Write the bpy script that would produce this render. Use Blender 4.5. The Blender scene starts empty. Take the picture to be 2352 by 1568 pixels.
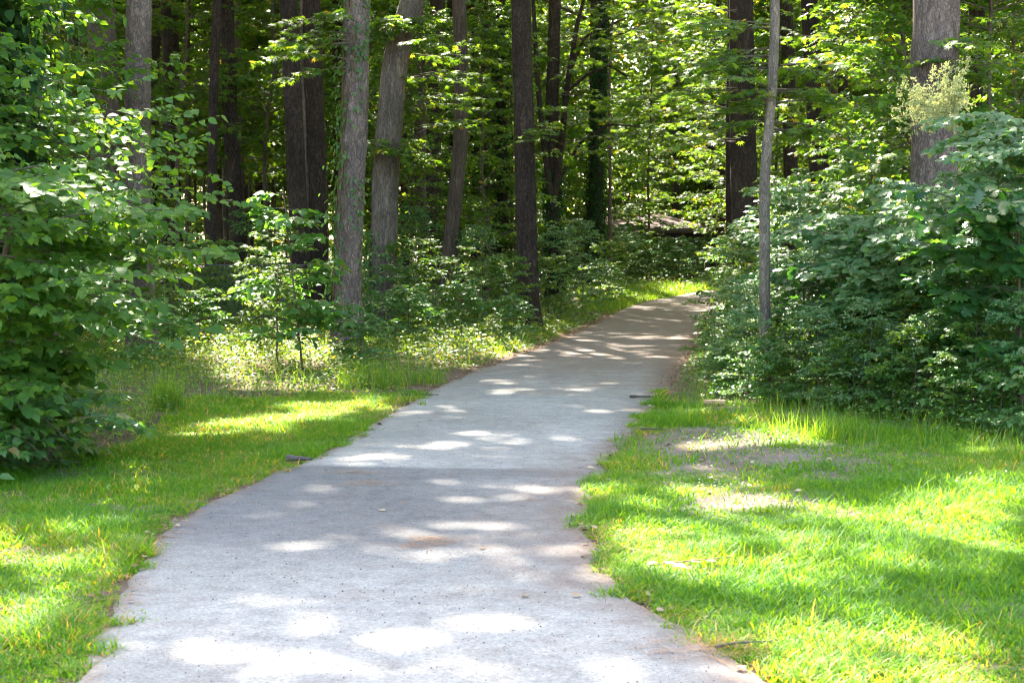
import bpy, math, random
import numpy as np
from math import radians as R
rng = np.random.default_rng(7)
random.seed(7)
scene = bpy.context.scene
COL = scene.collection

# ------------------------------------------------------------------ camera, sky, sun, exposure
FPX, HOR, EYE = 1707.0, 245.0, 1.6
PITCH = math.atan((341 - HOR) / FPX)
cam_d = bpy.data.cameras.new('camera'); cam = bpy.data.objects.new('camera', cam_d); COL.objects.link(cam)
cam.location = (0, 0, EYE); cam.rotation_euler = (R(90) - PITCH, 0, 0)
cam_d.sensor_width = 36; cam_d.lens = 36 * FPX / 1024; cam_d.clip_end = 2000; cam_d.clip_start = 0.1
cam_d.dof.use_dof = True; cam_d.dof.focus_distance = 16; cam_d.dof.aperture_fstop = 7
scene.camera = cam
SUN_EL, SUN_AZ = R(48), R(-12)          # azimuth from +Y towards +X
SD = np.array([math.sin(SUN_AZ) * math.cos(SUN_EL), math.cos(SUN_AZ) * math.cos(SUN_EL), math.sin(SUN_EL)])
world = bpy.data.worlds.new('World'); scene.world = world; world.use_nodes = True
wt = world.node_tree; bg = wt.nodes['Background']
sky = wt.nodes.new('ShaderNodeTexSky'); sky.sky_type = 'NISHITA'; sky.sun_disc = False
sky.sun_elevation = SUN_EL; sky.sun_rotation = SUN_AZ; sky.dust_density = 3; sky.ozone_density = 1.0
wt.links.new(sky.outputs[0], bg.inputs[0]); bg.inputs[1].default_value = 0.15
sun_d = bpy.data.lights.new('sun', 'SUN'); sun_d.energy = 4.3; sun_d.angle = R(0.6); sun_d.color = (1, .93, .80)
sun = bpy.data.objects.new('sun', sun_d); COL.objects.link(sun); sun.location = (-10, 60, 60)
from mathutils import Vector
sun.rotation_euler = Vector(SD).to_track_quat('Z', 'Y').to_euler()
scene.view_settings.view_transform = 'Standard'; scene.view_settings.look = 'None'
scene.view_settings.exposure = 3.05; scene.view_settings.gamma = 1; scene.view_settings.use_curve_mapping = False
cy = scene.cycles
cy.max_bounces = 8; cy.diffuse_bounces = 4; cy.glossy_bounces = 2; cy.transmission_bounces = 5; cy.transparent_max_bounces = 4
cy.filter_width = 1.1
cy.caustics_reflective = False; cy.caustics_refractive = False; cy.sample_clamp_indirect = 4

# ------------------------------------------------------------------ picture <-> ground (k: px of the 2352-wide view)
K = 1024 / 2352
cP, sP = math.cos(PITCH), math.sin(PITCH)
def ray(u, v):
    a, b = (u * K - 512) / FPX, (341 - v * K) / FPX
    return np.array([a, cP + b * sP, -sP + b * cP])
def G(u, v):                                   # ground point under a view pixel
    d = ray(u, v); t = -EYE / d[2]; return np.array([d[0] * t, d[1] * t, 0.])
def P(u, v, Y):                                # point at depth Y
    d = ray(u, v); t = Y / d[1]; return np.array([d[0] * t, Y, EYE + d[2] * t])
def pix(x, y, z=0.):
    dx, dy, dz = x, y, z - EYE
    f = dy * cP - dz * sP; up = dy * sP + dz * cP
    f = np.maximum(f, .3)
    return (512 + FPX * dx / f) / K, (341 - FPX * up / f) / K

# ------------------------------------------------------------------ noise
_tab = rng.random((256, 256))
def vnoise(x, y):
    xi, yi = np.floor(x).astype(int), np.floor(y).astype(int)
    fx, fy = x - xi, y - yi
    fx, fy = fx * fx * (3 - 2 * fx), fy * fy * (3 - 2 * fy)
    a, b = _tab[xi % 256, yi % 256], _tab[(xi + 1) % 256, yi % 256]
    c, d = _tab[xi % 256, (yi + 1) % 256], _tab[(xi + 1) % 256, (yi + 1) % 256]
    return (a * (1 - fx) + b * fx) * (1 - fy) + (c * (1 - fx) + d * fx) * fy
def fbm(x, y, o=3):
    s = 0; a = .5; t = 0
    for i in range(o):
        s = s + a * vnoise(x * 2**i + 17 * i, y * 2**i + 31 * i); t += a; a *= .5
    return s / t
def sstep(a, b, x):
    t = np.clip((x - a) / (b - a), 0, 1); return t * t * (3 - 2 * t)

# ------------------------------------------------------------------ path edges as functions of depth
_L = [(150,1568),(178,1470),(250,1395),(290,1310),(335,1245),(400,1195),(450,1160),(540,1125),(620,1085),(700,1058),(790,1010),(850,970),(935,925),
      (975,900),(1080,855),(1190,815),(1270,785),(1350,750),(1420,712),(1480,692),(1540,681)]
_R = [(1790,1568),(1700,1518),(1600,1450),(1490,1380),(1390,1300),(1360,1225),(1375,1140),(1410,1060),(1455,1000),(1500,950),(1530,905),(1545,870),(1575,820),
      (1605,770),(1640,730),(1690,700),(1760,688)]
LG = np.array([G(*p)[:2] for p in _L]); RG = np.array([G(*p)[:2] for p in _R])
ly = np.concatenate([[-30, 2], LG[:, 1], [60, 63, 66]]); lx = np.concatenate([[-1.7, -1.6], LG[:, 0], [6.5, 11, 18]])
ry = np.concatenate([[-30, 2], RG[:, 1], [57]]); rx = np.concatenate([[1.5, 1.5], RG[:, 0], [18]])
def PL(y): return np.interp(y, ly, lx)
def PR(y): return np.interp(y, ry, rx)
def pdist(x, y):                               # >0 off the path, metres sideways
    return np.maximum(PL(y) - x, x - PR(y))
def gz(x, y):
    d = pdist(x, y)
    return .05 * sstep(.2, 2.5, d) * (fbm(x * .6, y * .6) - .35) * 2

# ------------------------------------------------------------------ mesh collecting
class MB:
    def __init__(s): s.v = []; s.f = []; s.t = []; s.n = 0
    def add(s, v, faces, tint=None):
        v = np.asarray(v, float).reshape(-1, 3)
        for i, f in enumerate(faces if isinstance(faces, list) else [faces]):
            f = np.asarray(f, int)
            if not len(f): continue
            s.f.append(f + s.n)
            tt = tint[i] if isinstance(tint, list) else tint
            s.t.append(np.full(len(f), .5) if tt is None else (np.full(len(f), tt) if np.isscalar(tt) else tt))
        s.v.append(v); s.n += len(v)
    def build(s, name, mat, parent=None, origin=(0, 0, 0), smooth=False):
        v = np.concatenate(s.v) - np.asarray(origin)
        me = bpy.data.meshes.new(name)
        me.vertices.add(len(v)); me.vertices.foreach_set('co', v.astype(np.float32).ravel())
        loops = np.concatenate([f.ravel() for f in s.f]); cnt = np.concatenate([np.full(len(f), f.shape[1]) for f in s.f])
        me.loops.add(len(loops)); me.loops.foreach_set('vertex_index', loops.astype(np.int32))
        me.polygons.add(len(cnt)); st = np.concatenate([[0], np.cumsum(cnt)[:-1]])
        me.polygons.foreach_set('loop_start', st.astype(np.int32))
        if smooth: me.polygons.foreach_set('use_smooth', np.ones(len(cnt), bool))
        a = me.attributes.new('tint', 'FLOAT', 'FACE'); a.data.foreach_set('value', np.concatenate(s.t).astype(np.float32))
        me.update(calc_edges=True)
        me.materials.append(mat)
        o = bpy.data.objects.new(name, me); COL.objects.link(o)
        if parent is not None: o.parent = parent
        else: o.location = origin
        return o
def tag(o, label=None, cat=None, group=None, kind=None):
    for k, x in (('label', label), ('category', cat), ('group', group), ('kind', kind)):
        if x: o[k] = x
    return o
def thing(name, label, cat, loc, group=None, rz=0):
    o = bpy.data.objects.new(name, None); COL.objects.link(o); o.location = loc; o.rotation_euler = (0, 0, rz)
    o.empty_display_size = .1
    return tag(o, label, cat, group)
def dup(root, loc, rz, label, group, s=1.0):
    r = root.copy(); COL.objects.link(r); r.location = loc; r.rotation_euler = (0, 0, rz); r.scale = (s, s, s)
    r['label'] = label
    if group: r['group'] = group
    for ch in root.children:
        c = ch.copy(); COL.objects.link(c); c.parent = r
        for g in ch.children:
            d = g.copy(); COL.objects.link(d); d.parent = c
    return r
def norm(a): return a / np.maximum(np.linalg.norm(a, axis=-1, keepdims=True), 1e-9)

def tubes(mb, pts, rad, sides=5, tint=.5):     # pts (N,M,3), rad (N,M)
    pts = np.asarray(pts, float); rad = np.asarray(rad, float)
    if pts.ndim == 2: pts = pts[None]; rad = rad[None]
    N, M = pts.shape[:2]
    tg = norm(np.gradient(pts, axis=1))
    ref = np.where(np.abs(tg[..., 2:3]) > .9, np.array([1., 0, 0]), np.array([0, 0, 1.]))
    a = norm(np.cross(tg, ref)); b = np.cross(tg, a)
    th = np.arange(sides) / sides * 2 * np.pi
    ring = pts[:, :, None] + rad[:, :, None, None] * (a[:, :, None] * np.cos(th)[:, None] + b[:, :, None] * np.sin(th)[:, None])
    idx = np.arange(N * M * sides).reshape(N, M, sides)
    nx = np.roll(idx, -1, axis=2)
    f = np.stack([idx[:, :-1], nx[:, :-1], nx[:, 1:], idx[:, 1:]], -1).reshape(-1, 4)
    mb.add(ring, [f], tint)

# leaf templates: y along leaf, z up, unit length
def _t(v, f3, f4=()):
    return np.array(v, float), np.array(f3, int).reshape(-1, 3), np.array(f4, int).reshape(-1, 4)
LEAF = {}
LEAF['oval'] = _t([(0,0,0),(0,.33,.0),(0,.7,-.03),(0,1,-.12),(-.25,.25,.05),(-.27,.55,.04),(.25,.25,.05),(.27,.55,.04)],
                  [(0,1,4),(0,6,1),(2,3,5),(2,7,3)], [(1,2,5,4),(1,6,7,2)])
LEAF['heart'] = _t([(0,0,0),(0,.4,.0),(0,.75,-.04),(0,1,-.14),(-.36,.12,.07),(-.34,.5,.05),(.36,.12,.07),(.34,.5,.05)],
                  [(0,1,4),(0,6,1),(2,3,5),(2,7,3)], [(1,2,5,4),(1,6,7,2)])
LEAF['far'] = _t([(0,0,0),(-.32,.5,.05),(0,1,-.05),(.32,.5,.05)], [(0,2,1),(0,3,2)])
def _star():
    v = [(0, .28, 0)]; ang = [-150, -112, -75, -48, -28, -12, 0, 12, 28, 48, 75, 112, 150]
    rr = [.32, .3, .52, .24, .66, .26, .74, .26, .66, .24, .52, .3, .32]
    for a, r_ in zip(ang, rr):
        a = R(a); v.append((r_ * math.sin(a), .28 + r_ * math.cos(a), -.10 * (r_ > .4)))
    n = len(ang)
    return _t(v, [(0, i + 2, i + 1) for i in range(n - 1)])
LEAF['star'] = _star()
def _oak():
    prof = [(.0, .02), (.12, .08), (.22, .2), (.3, .1), (.42, .3), (.52, .12), (.66, .3), (.76, .13), (.88, .18), (1.0, .0)]
    v = []; 
    for y, w in prof: v += [(-w, y, .06 * w), (0, y, -.1 * y * y), (w, y, .06 * w)]
    q = []
    for i in range(len(prof) - 1):
        q += [(3*i+1, 3*i+4, 3*i+3, 3*i), (3*i+2, 3*i+5, 3*i+4, 3*i+1)]
    return _t(v, [], q)
LEAF['oak'] = _oak()
def leaves(mb, pos, dr, nm, size, kind='oval', tint=None, width=1.0):
    V, f3, f4 = LEAF[kind]
    pos = np.asarray(pos).reshape(-1, 3); N = len(pos)
    if N == 0: return
    y = norm(np.asarray(dr).reshape(-1, 3)); x = norm(np.cross(y, np.asarray(nm).reshape(-1, 3))); z = np.cross(x, y)
    size = np.broadcast_to(np.asarray(size, float).ravel() if not np.isscalar(size) else size, (N,))
    Vs = V * np.array([width, 1, 1])
    co = pos[:, None] + size[:, None, None] * (Vs[None, :, 0:1] * x[:, None] + Vs[None, :, 1:2] * y[:, None] + Vs[None, :, 2:3] * z[:, None])
    off = (np.arange(N) * len(V))[:, None, None]
    t = rng.random(N) if tint is None else np.broadcast_to(tint, (N,))
    fs, ts = [], []
    for f in (f3, f4):
        if len(f): fs.append((f[None] + off).reshape(-1, f.shape[1])); ts.append(np.repeat(t, len(f)))
    mb.add(co, fs, ts)

def sprays(wood, leaf, start, az, length, pitch, S=8, twig=.4, Kn=7, lsize=.09, kind='oval', droop=.25, rad=.012,
           tilt=.35, rg=None, lift=0.0, width=1.0, tiers=None, keep=None, flatten=.12, face=(0, 0, 0)):
    """branches with side twigs and leaves, all arrays over branches B"""
    rg = rg or rng
    start = np.asarray(start, float).reshape(-1, 3); B = len(start)
    az = np.asarray(az, float); length = np.broadcast_to(length, (B,)); pitch = np.broadcast_to(pitch, (B,))
    d = np.stack([np.cos(az) * np.cos(pitch), np.sin(az) * np.cos(pitch), np.sin(pitch)], -1)
    side = np.stack([-np.sin(az), np.cos(az), 0 * az], -1)
    bend = rg.normal(0, .12, B)
    def curve(t):      # t (B,n)
        p = start[:, None] + d[:, None] * (length[:, None] * t)[..., None]
        p = p + side[:, None] * (bend[:, None] * length[:, None] * t**2)[..., None]
        p[..., 2] -= droop * length[:, None] * t**2.2
        return p
    tt = np.broadcast_to(np.linspace(0, 1, 7), (B, 7))
    if wood is not None:
        tubes(wood, curve(tt), rad * (1.05 - .85 * tt), 5)
    # twigs
    ts = (np.arange(S) + rg.uniform(.1, .9, (B, S))) / S * .82 + .16
    p0 = curve(ts); sgn = np.where((np.arange(S) % 2) == 0, 1, -1)[None]
    ang = sgn * rg.uniform(R(32), R(72), (B, S))
    ca, sa = np.cos(az[:, None] + ang), np.sin(az[:, None] + ang)
    tl = twig * (1.15 - .75 * ts) * rg.uniform(.6, 1.25, (B, S)) * (length[:, None] / max(length.mean(), 1e-3))**.5
    tp = rg.normal(lift, flatten, (B, S)) + .3 * pitch[:, None] * .5
    td = np.stack([ca * np.cos(tp), sa * np.cos(tp), np.sin(tp)], -1)
    m = np.linspace(0, 1, 4)
    tw = p0[:, :, None] + td[:, :, None] * (tl[..., None] * m)[..., None]
    tw[..., 2] -= (.3 * droop + .05) * tl[..., None] * m**2
    if wood is not None:
        tubes(wood, tw.reshape(B * S, 4, 3), np.broadcast_to(rad * .33 * (1.05 - .6 * m), (B * S, 4)), 3)
    # leaves along twigs
    kk = (np.arange(Kn) + 1) / Kn
    lp = p0[:, :, None] + td[:, :, None] * (tl[..., None] * kk)[..., None]
    lp[..., 2] -= (.3 * droop + .05) * tl[..., None] * kk**2
    ls = np.where((np.arange(Kn) % 2) == 0, 1, -1) * np.where(np.arange(Kn) == Kn - 1, .1, 1)
    la = np.arctan2(td[..., 1], td[..., 0])[:, :, None] + ls * rg.uniform(R(30), R(75), (B, S, Kn))
    lpit = rg.normal(-.25, .3, (B, S, Kn))
    ld = np.stack([np.cos(la) * np.cos(lpit), np.sin(la) * np.cos(lpit), np.sin(lpit)], -1)
    nm = np.stack([rg.normal(0, tilt, (B, S, Kn)), rg.normal(0, tilt, (B, S, Kn)), np.ones((B, S, Kn))], -1) + np.array(face, float)
    sz = lsize * rg.uniform(.6, 1.15, (B, S, Kn))
    lp, ld, nm, sz = lp.reshape(-1, 3), ld.reshape(-1, 3), nm.reshape(-1, 3), sz.ravel()
    if keep is not None:
        k = keep(lp); lp, ld, nm, sz = lp[k], ld[k], nm[k], sz[k]
    leaves(leaf, lp, ld, nm, sz, kind, None, width)

# ------------------------------------------------------------------ materials
def newmat(name):
    m = bpy.data.materials.new(name); m.use_nodes = True
    nt = m.node_tree; nt.nodes.clear()
    out = nt.nodes.new('ShaderNodeOutputMaterial')
    return m, nt, out
def N(nt, t, **kw):
    n = nt.nodes.new(t)
    for k, v in kw.items():
        if k.startswith('i_'): n.inputs[int(k[2:]) if k[2:].isdigit() else k[2:]].default_value = v
        else: setattr(n, k, v)
    return n
def ramp(nt, stops, src, interp='LINEAR'):
    r = nt.nodes.new('ShaderNodeValToRGB'); r.color_ramp.interpolation = interp
    while len(r.color_ramp.elements) < len(stops): r.color_ramp.elements.new(.5)
    for e, (p, c) in zip(r.color_ramp.elements, stops):
        e.position = p; e.color = (*c, 1) if len(c) == 3 else c
    nt.links.new(src, r.inputs[0]); return r.outputs[0]
def leafmat(name, stops, trans, rough=.38, tw=.42, spec=.5):
    m, nt, out = newmat(name); L = nt.links.new
    at = N(nt, 'ShaderNodeAttribute', attribute_name='tint')
    c = ramp(nt, stops, at.outputs['Fac'])
    p = N(nt, 'ShaderNodeBsdfPrincipled'); L(c, p.inputs['Base Color']); p.inputs['Roughness'].default_value = rough
    p.inputs['Specular IOR Level'].default_value = spec
    tr = N(nt, 'ShaderNodeBsdfTranslucent')
    mx = N(nt, 'ShaderNodeMix', data_type='RGBA', blend_type='MULTIPLY'); mx.inputs[0].default_value = 1
    L(c, mx.inputs[6]); mx.inputs[7].default_value = (*trans, 1); L(mx.outputs[2], tr.inputs[0])
    ms = N(nt, 'ShaderNodeMixShader'); ms.inputs[0].default_value = tw
    L(p.outputs[0], ms.inputs[1]); L(tr.outputs[0], ms.inputs[2]); L(ms.outputs[0], out.inputs[0])
    return m
G1 = [(0, (.036,.085,.014)), (.55, (.060,.120,.018)), (.93, (.095,.16,.02)), (.975, (.16,.19,.03)), (1, (.24,.15,.04))]
M = {}
M['leaf'] = leafmat('maple_leaf', G1, (3.9, 3.4, .9), .52, .42, .3)
M['leaf_dog'] = leafmat('dogwood_leaf', [(0, (.045,.11,.02)), (.6, (.075,.155,.024)), (1, (.12,.20,.025))], (3.4, 3.1, .7), .5, .45, .25)
M['leaf_blue'] = leafmat('compound_leaf', [(0, (.065,.135,.045)), (.7, (.095,.185,.065)), (.96, (.13,.21,.05)), (1, (.2,.17,.05))], (2.6, 2.7, .8), .42)
M['leaf_oak'] = leafmat('oak_leaf', [(0, (.025,.085,.025)), (.8, (.045,.12,.03)), (1, (.08,.14,.03))], (3, 2.9, .8), .3)
M['leaf_ivy'] = leafmat('ivy_leaf', [(0, (.012,.040,.010)), (.8, (.022,.062,.014)), (1, (.04,.09,.02))], (2.6, 2.4, .7), .55, .3, .15)
M['leaf_vine'] = leafmat('vine_leaf', [(0, (.055,.13,.03)), (.8, (.095,.185,.04)), (.95, (.12,.2,.04)), (1, (.2,.12,.04))], (2.4, 2.6, .8), .4)
M['leaf_weed'] = leafmat('weed_leaf', [(0, (.05,.11,.022)), (.6, (.11,.19,.03)), (.9, (.18,.25,.04)), (.97, (.27,.22,.05)), (1, (.25,.13,.05))], (3.0, 2.5, .6), .48, .45, .4)
M['canopy'] = leafmat('canopy_leaf', G1, (4.4, 3.4, .9), .6, .35, .15)
M['grass'] = leafmat('grass_blade', [(0, (.05,.17,.014)), (.45, (.09,.235,.02)), (.94, (.16,.30,.025)), (.985, (.30,.28,.08)), (1, (.40,.30,.13))], (3.0, 2.1, .4), .5, .5, .2)
M['grass_far'] = leafmat('tall_grass_blade', [(0, (.06,.16,.012)), (.6, (.11,.22,.018)), (1, (.22,.27,.05))], (2.8, 2.4, .6), .45, .45, .3)
M['flower'] = leafmat('flower_bud', [(0, (.27,.32,.13)), (.7, (.36,.40,.18)), (1, (.45,.38,.22))], (1.6, 1.5, 1), .6, .3, .2)
M['needle'] = leafmat('dry_needle', [(0, (.26,.11,.045)), (.6, (.40,.19,.08)), (1, (.5,.32,.17))], (1, 1, 1), .6, .1, .2)
M['litter'] = leafmat('dry_leaf', [(0, (.14,.075,.04)), (.6, (.25,.15,.09)), (1, (.42,.32,.2))], (1, 1, 1), .6, .12, .2)

def barkmat(name, dark, mid, light, scale=9., stretch=.28, depth=.03, plates=True):
    m, nt, out = newmat(name); L = nt.links.new
    tc = N(nt, 'ShaderNodeTexCoord'); oi = N(nt, 'ShaderNodeObjectInfo')
    ad = N(nt, 'ShaderNodeVectorMath', operation='ADD'); L(tc.outputs['Object'], ad.inputs[0])
    cb = N(nt, 'ShaderNodeCombineXYZ'); mu = N(nt, 'ShaderNodeMath', operation='MULTIPLY'); mu.inputs[1].default_value = 40
    L(oi.outputs['Random'], mu.inputs[0]); L(mu.outputs[0], cb.inputs[2]); L(cb.outputs[0], ad.inputs[1])
    mp = N(nt, 'ShaderNodeMapping'); mp.inputs['Scale'].default_value = (1, 1, stretch); L(ad.outputs[0], mp.inputs[0])
    nz = N(nt, 'ShaderNodeTexNoise'); nz.inputs['Scale'].default_value = 5; nz.inputs['Detail'].default_value = 4; L(mp.outputs[0], nz.inputs[0])
    w = N(nt, 'ShaderNodeMix', data_type='RGBA'); w.inputs[0].default_value = .22 if plates else .08
    L(mp.outputs[0], w.inputs[6]); L(nz.outputs['Color'], w.inputs[7])
    vo = N(nt, 'ShaderNodeTexVoronoi', feature='DISTANCE_TO_EDGE'); vo.inputs['Scale'].default_value = scale; L(w.outputs[2], vo.inputs[0])
    fine = N(nt, 'ShaderNodeTexNoise'); fine.inputs['Scale'].default_value = scale * 5; fine.inputs['Detail'].default_value = 6; L(w.outputs[2], fine.inputs[0])
    big = N(nt, 'ShaderNodeTexNoise'); big.inputs['Scale'].default_value = 1.6; big.inputs['Detail'].default_value = 3; L(ad.outputs[0], big.inputs[0])
    e = N(nt, 'ShaderNodeMapRange'); e.inputs[1].default_value = 0; e.inputs[2].default_value = .13; e.inputs[3].default_value = .42 if plates else .6; L(vo.outputs[0], e.inputs[0])
    a = N(nt, 'ShaderNodeMath', operation='MULTIPLY'); L(e.outputs[0], a.inputs[0]); 
    f2 = N(nt, 'ShaderNodeMapRange'); f2.inputs[1].default_value = .25; f2.inputs[2].default_value = .75; f2.inputs[3].default_value = .12; f2.inputs[4].default_value = 1.3
    L(fine.outputs[0], f2.inputs[0]); L(f2.outputs[0], a.inputs[1])
    c = ramp(nt, [(0, dark), (.45, mid), (1, light)], a.outputs[0])
    hs = N(nt, 'ShaderNodeHueSaturation'); L(c, hs.inputs['Color'])
    v2 = N(nt, 'ShaderNodeMapRange'); v2.inputs[1].default_value = .3; v2.inputs[2].default_value = .7; v2.inputs[3].default_value = .75; v2.inputs[4].default_value = 1.25
    L(big.outputs[0], v2.inputs[0]); L(v2.outputs[0], hs.inputs['Value'])
    vc = N(nt, 'ShaderNodeTexVoronoi', feature='F1'); vc.inputs['Scale'].default_value = scale; L(w.outputs[2], vc.inputs[0])
    cm = N(nt, 'ShaderNodeMix', data_type='RGBA', blend_type='MULTIPLY'); cm.inputs[0].default_value = 1
    L(hs.outputs[0], cm.inputs[6]); L(ramp(nt, [(0, (.62,.62,.64)), (1, (1.3,1.27,1.22))], vc.outputs['Color']), cm.inputs[7])
    p = N(nt, 'ShaderNodeBsdfPrincipled'); p.inputs['Roughness'].default_value = .85; p.inputs['Specular IOR Level'].default_value = .2
    L(cm.outputs[2], p.inputs['Base Color'])
    bp = N(nt, 'ShaderNodeBump'); bp.inputs['Strength'].default_value = 1; bp.inputs['Distance'].default_value = depth
    L(a.outputs[0], bp.inputs['Height']); L(bp.outputs[0], p.inputs['Normal']); L(p.outputs[0], out.inputs[0])
    return m
M['pine'] = barkmat('pine_bark', (.05,.038,.03), (.155,.112,.086), (.265,.21,.17), 24, .42, .016)
M['pine_dark'] = barkmat('dark_pine_bark', (.010,.006,.004), (.042,.027,.019), (.085,.058,.042), 22, .3, .016)
M['pale'] = barkmat('pale_grey_bark', (.05,.038,.026), (.14,.108,.074), (.26,.215,.16), 34, .3, .006, False)
M['oak'] = barkmat('furrowed_bark', (.03,.02,.014), (.085,.058,.04), (.15,.11,.08), 26, .12, .012, False)
M['smooth'] = barkmat('smooth_grey_bark', (.045,.034,.025), (.112,.083,.06), (.21,.17,.135), 26, .14, .008, False)
M['twig'] = barkmat('twig_bark', (.05,.035,.025), (.10,.075,.05), (.16,.12,.085), 30, .2, .003, False)

def groundmat():
    m, nt, out = newmat('forest_soil'); L = nt.links.new
    tc = N(nt, 'ShaderNodeTexCoord')
    n1 = N(nt, 'ShaderNodeTexNoise'); n1.inputs['Scale'].default_value = 1.1; n1.inputs['Detail'].default_value = 8; n1.inputs['Roughness'].default_value = .7
    n2 = N(nt, 'ShaderNodeTexNoise'); n2.inputs['Scale'].default_value = 38; n2.inputs['Detail'].default_value = 6; n2.inputs['Roughness'].default_value = .75
    L(tc.outputs['Object'], n1.inputs[0]); L(tc.outputs['Object'], n2.inputs[0])
    soil = ramp(nt, [(.25, (.05,.035,.025)), (.5, (.13,.085,.06)), (.75, (.22,.15,.105))], n2.outputs[0])
    sand = ramp(nt, [(.25, (.13,.10,.08)), (.5, (.27,.22,.18)), (.75, (.40,.34,.29))], n2.outputs[0])
    at = N(nt, 'ShaderNodeAttribute', attribute_name='sand')
    ad = N(nt, 'ShaderNodeMath', operation='ADD'); L(at.outputs['Fac'], ad.inputs[0])
    r = N(nt, 'ShaderNodeMapRange'); r.inputs[1].default_value = .3; r.inputs[2].default_value = .7; r.inputs[3].default_value = -.35; r.inputs[4].default_value = .35; L(n1.outputs[0], r.inputs[0])
    L(r.outputs[0], ad.inputs[1]); ad.use_clamp = True
    mx = N(nt, 'ShaderNodeMix', data_type='RGBA'); L(ad.outputs[0], mx.inputs[0]); L(soil, mx.inputs[6]); L(sand, mx.inputs[7])
    p = N(nt, 'ShaderNodeBsdfPrincipled'); p.inputs['Roughness'].default_value = .95; p.inputs['Specular IOR Level'].default_value = .1
    L(mx.outputs[2], p.inputs['Base Color'])
    bp = N(nt, 'ShaderNodeBump'); bp.inputs['Distance'].default_value = .02; L(n2.outputs[0], bp.inputs['Height']); L(bp.outputs[0], p.inputs['Normal'])
    L(p.outputs[0], out.inputs[0]); return m
def pathmat():
    m, nt, out = newmat('weathered_asphalt'); L = nt.links.new
    tc = N(nt, 'ShaderNodeTexCoord')
    def nz(s, d=5, r=.6):
        n = N(nt, 'ShaderNodeTexNoise'); n.inputs['Scale'].default_value = s; n.inputs['Detail'].default_value = d; n.inputs['Roughness'].default_value = r
        L(tc.outputs['Object'], n.inputs[0]); return n.outputs[0]
    fine, med, big = nz(60, 4, .85), nz(7, 7, .75), nz(.55, 4, .55)
    base = ramp(nt, [(.3, (.26,.243,.218)), (.5, (.315,.293,.264)), (.72, (.37,.345,.312))], big)
    sp = ramp(nt, [(.30, (.42,.42,.43)), (.44, (.80,.80,.80)), (.56, (1.02,1.02,1.02)), (.68, (1.5,1.5,1.46))], fine)
    m1 = N(nt, 'ShaderNodeMix', data_type='RGBA', blend_type='MULTIPLY'); m1.inputs[0].default_value = 1; L(base, m1.inputs[6]); L(sp, m1.inputs[7])
    md = ramp(nt, [(.32, (.74,.735,.74)), (.5, (.98,.98,.98)), (.68, (1.16,1.15,1.13))], med)
    m2 = N(nt, 'ShaderNodeMix', data_type='RGBA', blend_type='MULTIPLY'); m2.inputs[0].default_value = 1; L(m1.outputs[2], m2.inputs[6]); L(md, m2.inputs[7])
    # older darker paving before the joint, a darker tone far along, and dirt near the edges / far under the pines
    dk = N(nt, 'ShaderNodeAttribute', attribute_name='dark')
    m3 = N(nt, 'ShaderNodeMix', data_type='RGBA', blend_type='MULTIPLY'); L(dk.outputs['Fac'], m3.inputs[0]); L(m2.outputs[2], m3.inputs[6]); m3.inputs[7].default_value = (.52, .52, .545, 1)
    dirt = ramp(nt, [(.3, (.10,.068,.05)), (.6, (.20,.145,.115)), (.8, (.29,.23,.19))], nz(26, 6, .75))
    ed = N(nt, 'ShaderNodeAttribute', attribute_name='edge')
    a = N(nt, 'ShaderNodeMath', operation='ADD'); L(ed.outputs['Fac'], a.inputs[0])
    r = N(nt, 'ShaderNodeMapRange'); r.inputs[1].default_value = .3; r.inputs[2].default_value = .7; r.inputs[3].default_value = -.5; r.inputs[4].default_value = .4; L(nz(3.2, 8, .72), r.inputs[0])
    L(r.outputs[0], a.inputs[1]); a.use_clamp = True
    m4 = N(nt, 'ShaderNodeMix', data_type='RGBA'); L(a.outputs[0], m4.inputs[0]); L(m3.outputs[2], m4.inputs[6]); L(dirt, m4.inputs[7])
    p = N(nt, 'ShaderNodeBsdfPrincipled'); p.inputs['Roughness'].default_value = .85; p.inputs['Specular IOR Level'].default_value = .3
    L(m4.outputs[2], p.inputs['Base Color'])
    bp = N(nt, 'ShaderNodeBump'); bp.inputs['Distance'].default_value = .006; bp.inputs['Strength'].default_value = .8
    L(fine, bp.inputs['Height']); L(bp.outputs[0], p.inputs['Normal']); L(p.outputs[0], out.inputs[0]); return m
def plain(name, col, rough=.7, scale=20, var=.25, metal=0):
    m, nt, out = newmat(name); L = nt.links.new
    tc = N(nt, 'ShaderNodeTexCoord'); n = N(nt, 'ShaderNodeTexNoise'); n.inputs['Scale'].default_value = scale; n.inputs['Detail'].default_value = 5
    L(tc.outputs['Object'], n.inputs[0]); c = np.array(col)
    o = ramp(nt, [(.3, tuple(c * (1 - var))), (.7, tuple(c * (1 + var)))], n.outputs[0])
    p = N(nt, 'ShaderNodeBsdfPrincipled'); p.inputs['Roughness'].default_value = rough; p.inputs['Metallic'].default_value = metal
    L(o, p.inputs['Base Color']); L(p.outputs[0], out.inputs[0]); return m
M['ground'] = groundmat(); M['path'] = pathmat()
M['wood'] = plain('split_wood', (.50,.27,.14), .7, 14, .3)
M['deadwood'] = plain('dead_wood', (.10,.075,.06), .85, 30, .4)
M['pebble'] = plain('pebble', (.09,.08,.075), .8, 200, .5)
M['brick'] = plain('wall_siding', (.05,.03,.025), .8, 8, .25)
M['shingle'] = plain('roof_shingle', (.10,.06,.05), .9, 12, .35)
M['fascia'] = plain('fascia_board', (.13,.085,.065), .7, 6, .15)
M['glass'] = plain('window_glass', (.02,.025,.03), .1, 3, .1)
M['galv'] = plain('galvanised_wire', (.10,.10,.105), .7, 10, .1, .3)

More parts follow.
